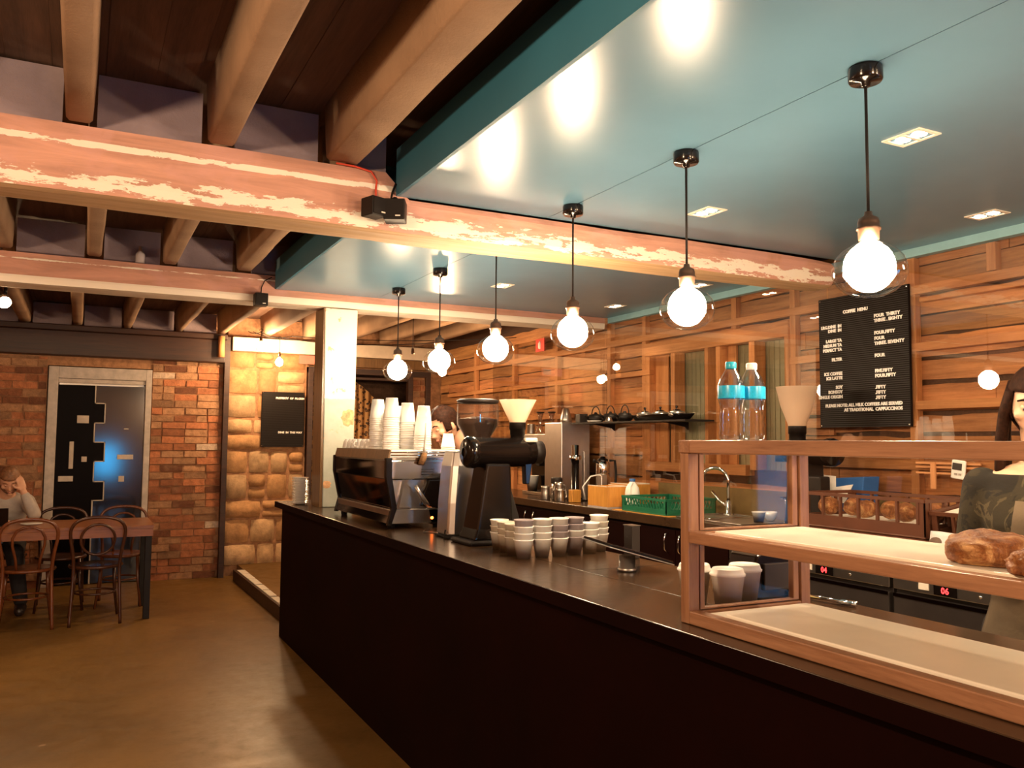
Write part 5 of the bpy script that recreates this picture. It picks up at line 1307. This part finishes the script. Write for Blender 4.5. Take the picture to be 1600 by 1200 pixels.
def droop(a, c, sag, n=14):
    a, c = Vector(a), Vector(c); return [a.lerp(c, k/n)-Vector((0, 0, sag*4*(k/n)*(1-k/n))) for k in range(n+1)]
b.tube(droop((1.55, 9.3, 2.66), (1.667, 9.2, 2.65), .02), .004, 6); b.tube(droop((1.667, 9.2, 2.645), (1.864, 9.2, 2.60), .01), .004, 6)
b.tube(droop((1.864, 9.2, 2.60), (3.035, 7.45, 2.445), .05), .004, 6); b.tube(droop((1.60, 9.3, 2.66), (1.95, 9.0, 2.60), .04), .004, 6); b.tube(droop((1.95, 9.0, 2.60), (3.9, 7.6, 2.56), .04), .004, 6)
tag(b.build('string_light_wire', 'black_rubber'), 'twisted black wires of the string lights looping below the far joists', 'cable')
t = thing('track_spotlight', 'bright spotlight at the left edge under the joists beyond the far beam', 'spotlight', (-.56, 7.5, 2.655))
b = MB(); b.cyl((-.56, 7.5, 2.655), (-.56, 7.5, 2.60), .012, n=10); b.build('stem', 'black_matte', t)
b = MB(); b.cyl((-.60, 7.56, 2.60), (-.56, 7.46, 2.53), .045, .050, 20); hd_ = b.build('head', 'steel_satin', t)
b = MB(); b.lathe([(0, 0), (.044, 0), (.044, .004)], (0, 0, 0), 20); o = b.build('lens', 'string_glow', t, world=False)
o.location = (0.001, -.046, -.128); o.rotation_euler = (Vector((.04, -.10, -.07))).to_track_quat('-Z', 'Y').to_euler()
# small plastic bottle lodged on the far beam
b = MB(); b.lathe([(0, 0), (.028, 0), (.028, .06), (.012, .085), (.012, .11), (0, .112)], (.30, 6.0, 2.652), 16)
tag(b.build('sensor_canister', 'lilac_paper'), 'small pale canister standing on the far beam between two joists', 'canister')

# ------------------------------------------------------------------ dining table and bentwood chairs
t = thing('dining_table', 'long orange-brown wooden table with black legs beside the brick wall', 'table', (-.8, 8.13, 0))
b = MB(); b.box(-2.3, .575, 7.76, 8.50, .755, .785); b.build('tabletop', 'table_wood', t, bevel=.003)
b = MB(); b.box(-2.27, .570, 7.765, 7.790, .69, .755); b.box(-2.27, .570, 8.47, 8.495, .69, .755); b.box(.545, .570, 7.79, 8.47, .69, .755); b.build('apron', 'table_wood', t)
for x in (.515, -2.25):
    for y in (7.80, 8.41):
        b = MB(); b.box(x, x+.05, y, y+.05, 0, .69); b.build('leg', 'black_matte', t, bevel=.003)
def make_chair(kind, mat, label, loc, rz):
    t = thing('bentwood_chair', label, 'chair', loc, 'bentwood chairs at the table', rz)
    b = MB(); b.lathe([(0, .462), (.16, .460), (.19, .466), (.205, .462), (.208, .450), (.200, .440), (.17, .438), (0, .440)], n=36); b.build('seat', mat, t, world=False)
    b = MB(); side = [(-.185, -.235, 0), (-.176, -.205, .22), (-.168, -.180, .44), (-.178, -.200, .58), (-.198, -.218, .70), (-.196, -.232, .775), (-.160, -.240, .830), (-.09, -.245, .858), (0, -.246, .866)]
    path = side+[(-x, y, z) for x, y, z in side[-2::-1]]
    P2 = []
    for k in range(len(path)-1):
        p0, p1, p2, p3 = [Vector(path[max(0, min(len(path)-1, q))]) for q in (k-1, k, k+1, k+2)]
        for s in range(4):
            u = s/4; P2.append(.5*((2*p1)+(-p0+p2)*u+(2*p0-5*p1+4*p2-p3)*u*u+(-p0+3*p1-3*p2+p3)*u**3))
    P2.append(Vector(path[-1])); b.tube(P2, .0135, 10); b.build('back_hoop', mat, t, world=False)
    b = MB()
    if kind == 'oval': b.tube([(.125*cos(a), -.205-.05*(.5+.5*sin(a)), .685+.125*sin(a)) for a in [2*pi*k/28 for k in range(28)]], .0105, 8, close=True)
    else:
        s_ = [(-.075, -.165, .455), (-.085, -.185, .55), (-.110, -.210, .66), (-.112, -.225, .72), (-.085, -.233, .775), (-.04, -.238, .80), (0, -.239, .806)]
        path = s_+[(-x, y, z) for x, y, z in s_[-2::-1]]; b.tube(path, .0105, 8)
    b.build('inner_hoop', mat, t, world=False)
    for sx in (-1, 1):
        b = MB(); b.tube([(sx*.145, .125, .445), (sx*.155, .150, .25), (sx*.185, .185, 0)], [.015, .014, .011], 10); b.build('leg', mat, t, world=False)
    b = MB(); b.tube([(.152*cos(a), .152*sin(a)-.01, .235) for a in [2*pi*k/28 for k in range(28)]], .009, 8, close=True); b.build('stretcher', mat, t, world=False)
    return t
make_chair('tear', 'chair_wood_red', 'red-brown bentwood chair with teardrop inner hoop at the left edge, back to the camera', (-.345, 7.90, 0), .05)
make_chair('oval', 'chair_wood', 'dark bentwood chair with closed oval inner hoop, back to the camera', (.150, 7.93, 0), .02)
make_chair('tear', 'chair_wood', 'dark bentwood chair behind the table in front of the black door leaf', (-.120, 8.60, 0), pi)
make_chair('tear', 'chair_wood_red', 'lighter bentwood chair behind the table at its right end', (.365, 8.60, 0), pi-.1)
make_chair('tear', 'chair_wood', 'bentwood chair the seated man in grey sits on', (-.60, 8.87, 0), pi)
t = thing('laptop', 'black laptop lid at the left edge of the table', 'laptop', (-.62, 8.12, .786))
b = MB(); b.box(-.78, -.50, 8.02, 8.24, .786, .798); b.build('base', 'black_matte', t, bevel=.003)
b = MB(); b.obox((-.64, 7.995, .865), (.28, .006, .15), (.35, 0, 0)); b.build('lid', 'black_gloss', t, bevel=.002)
b = MB(); b.lathe([(0, .002), (.05, .0), (.085, .010), (.082, .012), (0, .006)], (-.34, 8.12, .786), 24); tag(b.build('plate', 'white_gloss'), 'white plate on the table in front of the seated man', 'plate')
# ------------------------------------------------------------------ people
def limb(b, pts, rs, n=14):
    """tapered limb with rounded joints"""
    P_ = [Vector(p) for p in pts]; Q = []; RR = []
    for k in range(len(P_)-1):
        for s in range(5):
            u = s/5; Q.append(P_[k].lerp(P_[k+1], u)); RR.append(rs[k]+(rs[k+1]-rs[k])*u)
    Q.append(P_[-1]); RR.append(rs[-1]); b.tube(Q, RR, n)
    for p, r in zip(P_, rs): b.sphere(p, r, n, 8)
def torso(b, secs, n=24):
    """secs: (centre, half width vector, half depth vector)"""
    b.loft([[Vector(c)+Vector(wv)*cos(2*pi*i/n)+Vector(dv)*sin(2*pi*i/n) for i in range(n)] for c, wv, dv in secs], True, True)
def hand(b, wrist, fwd, palm_n, thumb_side, curl, s=1.0):
    """palm, four unequal fingers with two bends, thumb from the side of the palm"""
    f = Vector(fwd).normalized(); nm = Vector(palm_n).normalized(); sd = f.cross(nm).normalized()*thumb_side; w_ = Vector(wrist)
    c = w_+f*.045*s
    m = Matrix((sd, f, nm)).transposed()
    b.sphere(c, 1, 14, 10, (.040*s, .052*s, .016*s), m)
    for k, L in enumerate((.070, .078, .073, .058)):
        base = w_+f*.083*s+sd*(.028-.0185*k)*s; d = f; pts = [base-f*.02*s, base]
        for q, fr_ in enumerate((.45, .30, .25)):
            a = curl*(1.0 if q else .6); d = (d*cos(a)+nm*sin(a)).normalized(); pts.append(pts[-1]+d*L*fr_*s)
            nm2 = nm
        b.tube(pts, [.0095*s, .0092*s, .0085*s, .0078*s, .0065*s], 8); b.sphere(pts[-1], .0065*s, 8, 6)
    tb = w_+f*.025*s+sd*.030*s
    pts = [tb, tb+(f*.45+sd*.8).normalized()*.032*s, tb+(f*.45+sd*.8).normalized()*.032*s+(f*.85+sd*.35+nm*.35).normalized()*.030*s]
    b.tube(pts, [.013*s, .0105*s, .008*s], 8); b.sphere(pts[-1], .008*s, 8, 6)
def head(body, c, R3, s=1.0, male=True):
    """face looks along local +y; adds skull, jaw, nose, lips, brow and ears to the body mesh"""
    c = Vector(c)
    def T(p): return c+R3@(Vector(p)*s)
    vs = []; fs = []; n, m = 32, 24
    for j in range(m+1):
        th = pi*j/m
        for i in range(n):
            a = 2*pi*i/n; d = Vector((sin(th)*cos(a), sin(th)*sin(a), cos(th)))
            x, y, z = d.x*.077, d.y*.097, d.z*.118
            if z < 0: k = min(1, -z/.118); x *= 1-.28*k*k; y = y*(1-.10*k)+.010*k
            if y > 0: x *= 1-.10*(y/.097)**2; y = y-.006*max(0, 1-abs(z-.002)/.022)*(1 if abs(x) > .015 else .2)
            vs.append(T((x, y, z)))
    for j in range(m):
        for i in range(n): fs.append((j*n+i, (j+1)*n+i, (j+1)*n+(i+1) % n, j*n+(i+1) % n))
    body.add(vs, fs, True)
    body.tube([T((0, .086, .012)), T((0, .098, -.010)), T((0, .108, -.030)), T((0, .094, -.040))], [.007*s, .009*s, .013*s, .009*s], 10)
    for sx in (-1, 1):
        body.sphere(T((sx*.011, .096, -.036)), .0075*s, 8, 6)
        body.tube([T((sx*.048, .070, .024)), T((sx*.028, .086, .027)), T((sx*.010, .089, .020))], [.006*s, .008*s, .006*s], 8)
        body.sphere(T((sx*.046, .066, -.022)), .019*s, 10, 8)
        body.sphere(T((sx*.078, -.004, -.008)), 1, 10, 8, (.008*s, .019*s, .031*s), R3)
    body.tube([T((-.022, .083, -.060)), T((0, .094, -.058)), T((.022, .083, -.060))], [.004*s, .007*s, .004*s], 8)
    body.tube([T((-.018, .083, -.068)), T((0, .092, -.068)), T((.018, .083, -.068))], [.004*s, .0075*s, .004*s], 8)
    body.sphere(T((0, .074, -.096)), .019*s, 12, 8)
    return T
def face_parts(root, T, R3, s, hairm, closed=False):
    for sx in (-1, 1):
        b = MB(); b.sphere(T((sx*.030, .0775, .004)), .0125*s, 12, 8); e = b.build('eye', 'eye_white' if not closed else closed, root)
        b = MB(); b.sphere(T((sx*.030, .0860, .001)), .0055*s, 10, 6); b.build('iris' if not closed else 'lash', 'eye_dark', e)
        b = MB(); b.tube([T((sx*.048, .076, .026)), T((sx*.030, .090, .033)), T((sx*.012, .093, .026))], [.003*s, .0045*s, .003*s], 6); b.build('eyebrow', hairm, root)
    b = MB(); b.tube([T((-.020, .089, -.064)), T((0, .099, -.063)), T((.020, .089, -.064))], [.003*s, .0045*s, .003*s], 8); b.build('lips', 'lip', root)
def hair_shell(root, T, cond, mat, k=1.08, name='hair', extra=None, rough=.02, voxel=.007, z_off=0.0):
    b = MB(); n, m = 40, 28; idx = {}; vs = []; fs = []
    for j in range(m+1):
        th = pi*j/m
        for i in range(n):
            a = 2*pi*i/n; d = Vector((sin(th)*cos(a), sin(th)*sin(a), cos(th)))
            kk = k+rough*noise.noise(d*7+Vector((0, 0, 3)))
            x, y, z = d.x*.077*kk, d.y*.097*kk, d.z*.118*kk
            if z < 0: q = min(1, -z/.118); x *= 1-.28*q*q; y = y*(1-.10*q)+.010*q
            idx[(i, j)] = len(vs); vs.append((x, y, z+z_off))
    for j in range(m):
        for i in range(n):
            q = [(i, j), (i, j+1), ((i+1) % n, j+1), ((i+1) % n, j)]
            cx = [sum(vs[idx[p]][t] for p in q)/4 for t in range(3)]
            if cond(*cx): fs.append(tuple(idx[p] for p in q))
    b.add([T(v) for v in vs], fs, True)
    if extra: extra(b)
    return b.build(name, mat, root, solid=.006 if not extra else 0.006)
def basis(fwd, up=(0, 0, 1)):
    f = Vector(fwd).normalized(); u = Vector(up); r = f.cross(u).normalized(); u = r.cross(f)
    return Matrix((r, f, u)).transposed()

# barista leaning over the machine, facing the customers' side and looking down
t = thing('person', 'bearded barista in a black t-shirt bending over the espresso machine', 'person', (2.45, 5.02, 0))
Rb = basis((-1, -.12, -.50), (-.35, 0, 1)); hc = Vector((2.075, 5.025, 1.605))
b = MB(); T_ = head(b, hc, Rb, 1.04)
limb(b, [(2.27, 5.03, 1.43), (2.19, 5.03, 1.50), (2.125, 5.028, 1.575)], [.068, .060, .058])
secs = [((2.47, 5.03, .88), (0, .17, 0), (.115, 0, 0)), ((2.46, 5.03, 1.0), (0, .155, 0), (.11, 0, .02)), ((2.41, 5.03, 1.15), (0, .16, 0), (.105, 0, .03)), ((2.34, 5.03, 1.30), (0, .185, 0), (.115, 0, .05)), ((2.28, 5.03, 1.40), (0, .18, 0), (.09, 0, .05)), ((2.24, 5.03, 1.445), (0, .11, 0), (.06, 0, .03))]
torso(b, secs)
arms = {}
for s in (-1, 1):
    sh, el, wr = (2.29, 5.03+s*.195, 1.385), (2.26, 5.03+s*.235, 1.14), (2.075, 5.03+s*.14, 1.225)
    limb(b, [sh, el, wr], [.052, .040, .027]); hand(b, wr, (-.75, -s*.25, .0), (0, 0, -1), s, .75)
    limb(b, [(2.47, 5.03+s*.095, .90), (2.46, 5.03+s*.11, .50), (2.50, 5.03+s*.12, .09)], [.088, .060, .042])
    limb(b, [(2.50, 5.03+s*.12, .06), (2.38, 5.03+s*.13, .035)], [.042, .032])
b.build('body', 'skin', t, remesh=.0065)
face_parts(t, T_, Rb, 1.04, 'hair_brown', closed='skin')
def barista_hair(x, y, z): return (z > .070) or (z > .045 and y < .060) or (z > -.01 and y < .030) or (z > -.06 and y < -.030) or (z > -.03 and .0 < y < .042 and abs(x) > .05)
hair_shell(t, T_, barista_hair, 'hair_brown', 1.09, rough=.06)
hair_shell(t, T_, lambda x, y, z: z < -.030 and y > .012 and (z < -.050 or abs(x) > .040 or y < .07) and not (abs(x) < .020 and -.072 < z < -.055), 'beard', 1.05, 'beard', rough=.03)
b = MB(); torso(b, [(c_, Vector(w_)*1.08, Vector(d_)*1.12) for c_, w_, d_ in secs[:]])
for s in (-1, 1): limb(b, [(2.29, 5.03+s*.190, 1.385), (2.272, 5.03+s*.222, 1.23)], [.064, .060])
b.build('t_shirt', 'shirt_black', t, remesh=.010)
b = MB()
for s in (-1, 1): limb(b, [(2.47, 5.03+s*.09, .92), (2.46, 5.03+s*.11, .50), (2.50, 5.03+s*.12, .10)], [.100, .072, .056])
b.build('trousers', 'trousers_dark', t, remesh=.012)
b = MB()
for s in (-1, 1): limb(b, [(2.51, 5.03+s*.12, .055), (2.36, 5.03+s*.13, .042)], [.052, .042])
b.build('shoes', 'shoe_leather', t, remesh=.010)

# woman behind the display case, long dark hair, patterned top, cut by the right edge
wx, wy = 2.74, 1.665
t = thing('person', 'woman with long dark hair and a patterned olive top behind the display case', 'person', (wx, wy, 0))
fw = Vector((-.88, -.47, 0)); sdv = Vector((-.47, .88, 0))
Rw = basis((-.86, -.47, -.30)); hc = Vector((wx, wy, 1.640))+fw*.03
b = MB(); T_ = head(b, hc, Rw, .95)
limb(b, [(wx, wy, 1.43), Vector((wx, wy, 1.50))+fw*.01, hc+Vector((0, 0, -.07))-fw*.02], [.055, .047, .050])
def S(z, wd, dp, off=0): return (Vector((wx, wy, z))+fw*off, sdv*wd, fw*dp)
secs = [S(.86, .165, .12), S(1.0, .13, .10), S(1.12, .125, .095), S(1.25, .15, .115, .015), S(1.34, .165, .10), S(1.41, .15, .075), S(1.445, .07, .05)]
torso(b, secs)
for s in (-1, 1):
    sh = Vector((wx, wy, 1.375))+sdv*s*.165; el = Vector((wx, wy, 1.11))+sdv*s*.205-fw*.02; wr = Vector((wx, wy, 1.10))+sdv*s*.09+fw*.20
    limb(b, [sh, el, wr], [.043, .034, .024]); hand(b, wr, (fw.x*.5-sdv.x*s*.8, fw.y*.5-sdv.y*s*.8, -.1), (fw.x*-.2, fw.y*-.2, -1), s, .5, .92)
    hp = Vector((wx, wy, .88))+sdv*s*.085
    limb(b, [hp, Vector((wx, wy, .48))+sdv*s*.09, Vector((wx, wy, .08))+sdv*s*.09-fw*.02], [.085, .055, .037])
    limb(b, [Vector((wx, wy, .05))+sdv*s*.09-fw*.02, Vector((wx, wy, .032))+sdv*s*.1+fw*.13], [.038, .028])
b.build('body', 'skin_pale', t, remesh=.0065)
face_parts(t, T_, Rw, .95, 'hair_brown', closed='skin_pale')
def locks(b):
    rr = random.Random(2)
    for s in (-1, 1):
        for k in range(9):
            y0 = .045-k*.016; p = [(s*.070, y0, .055), (s*.090, y0-.004, -.02), (s*(.098+rr.uniform(-.006, .008)), y0-.01, -.12), (s*(.105+rr.uniform(-.01, .012)), y0+rr.uniform(-.01, .02), -.22), (s*(.100+rr.uniform(-.01, .01)), y0+.01, -.31)]
            b.tube([T_(q) for q in p], [.014, .018, .019, .016, .007], 8)
hair_shell(t, T_, lambda x, y, z: (z > .055) or (y < .02 and z > -.10) or (abs(x) > .058 and y < .055 and z > -.05), 'hair_brown', 1.12, extra=locks)
b = MB(); torso(b, [(c_, w_*1.10, d_*1.16) for c_, w_, d_ in secs[:-1]])
for s in (-1, 1):
    sh = Vector((wx, wy, 1.37))+sdv*s*.16; el = Vector((wx, wy, 1.11))+sdv*s*.205-fw*.02; wr = Vector((wx, wy, 1.102))+sdv*s*.115+fw*.155
    limb(b, [sh, el, wr], [.062, .054, .044])
b.build('top', 'patterned_cloth', t, remesh=.010)
b = MB(); b.loft([[c_+w_*1.15*cos(a)+d_*1.22*sin(a) for a in [pi*.08+pi*.84*k/14 for k in range(15)]] for c_, w_, d_ in [S(.55, .16, .12), S(.86, .165, .12), S(1.0, .13, .105), S(1.12, .12, .10), S(1.25, .10, .125, .015), S(1.33, .075, .115, .01)]], False, True)
b.build('apron', 'apron', t, solid=.004)
b = MB()
for s in (-1, 1): limb(b, [Vector((wx, wy, .90))+sdv*s*.08, Vector((wx, wy, .48))+sdv*s*.09, Vector((wx, wy, .09))+sdv*s*.09-fw*.02], [.098, .066, .048])
b.build('trousers', 'trousers_dark', t, remesh=.012)
b = MB()
for s in (-1, 1): limb(b, [Vector((wx, wy, .045))+sdv*s*.09-fw*.03, Vector((wx, wy, .04))+sdv*s*.1+fw*.15], [.046, .038])
b.build('shoes', 'shoe_leather', t, remesh=.010)

# man seated at the far side of the table, head propped on his hand
mx, my = -.585, 8.86
t = thing('person', 'bearded man in a light grey sweater seated at the table with head on his hand', 'person', (mx, my, .46))
Rm = basis((.10, -1, -.70), (0, -.5, 1)); hc = Vector((-.535, 8.50, 1.140))
b = MB(); T_ = head(b, hc, Rm, 1.0)
limb(b, [(-.565, 8.62, .985), (-.555, 8.575, 1.04), (-.540, 8.535, 1.095)], [.065, .057, .055])
secs = [((mx, my, .52), (.165, 0, 0), (0, .125, 0)), ((mx, my-.02, .64), (.15, 0, 0), (0, .115, .02)), ((mx, my-.09, .78), (.155, 0, 0), (0, .11, .03)), ((mx+.005, my-.16, .90), (.18, 0, 0), (0, .11, .04)), ((mx+.01, my-.22, .975), (.165, 0, 0), (0, .075, .03)), ((mx+.015, my-.25, 1.01), (.09, 0, 0), (0, .05, .03))]
torso(b, secs)
armp = {1: [(-.405, 8.64, .945), (-.335, 8.44, .835), (-.425, 8.415, 1.045)], -1: [(-.755, 8.64, .945), (-.86, 8.44, .830), (-.66, 8.32, .825)]}
for s, pp in armp.items(): limb(b, pp, [.050, .040, .027])
hand(b, (-.425, 8.415, 1.050), (-.30, .10, .95), (-.55, .75, .0), 1, .38)
hand(b, (-.655, 8.315, .822), (.9, -.2, -.02), (0, 0, -1), 1, .25)
for s, kx, fx in ((1, -.47, -.41), (-1, -.70, -.72)):
    limb(b, [(mx+s*.09, 8.84, .545), (kx, 8.42, .53), (fx, 8.48, .09)], [.088, .062, .042]); limb(b, [(fx, 8.50, .055), (fx, 8.36, .035)], [.040, .032])
b.build('body', 'skin', t, remesh=.0065)
face_parts(t, T_, Rm, 1.0, 'hair_fair', closed='skin')
hair_shell(t, T_, lambda x, y, z: (z > .050) or (z > -.01 and y < .03) or (z > -.06 and y < -.03), 'hair_fair', 1.10, rough=.05)
hair_shell(t, T_, lambda x, y, z: z < -.028 and y > .010 and (z < -.050 or abs(x) > .038) and not (abs(x) < .020 and -.072 < z < -.055), 'beard', 1.045, 'beard', rough=.03)
b = MB(); torso(b, [(c_, Vector(w_)*1.10, Vector(d_)*1.14) for c_, w_, d_ in secs])
for s, pp in armp.items():
    p = [Vector(q) for q in pp]; limb(b, [p[0], p[1]+Vector((0, .0, .012)), p[1].lerp(p[2], .80)], [.066, .054, .040])
b.build('sweater', 'sweater_grey', t, remesh=.010)
b = MB()
for s, kx, fx in ((1, -.47, -.41), (-1, -.70, -.72)): limb(b, [(mx+s*.085, 8.85, .555), (kx, 8.42, .53), (fx, 8.48, .11)], [.100, .074, .056])
b.build('trousers', 'trousers_dark', t, remesh=.012)
b = MB()
for fx in (-.41, -.72): limb(b, [(fx, 8.50, .052), (fx, 8.34, .042)], [.050, .042])
b.build('shoes', 'shoe_leather', t, remesh=.010)
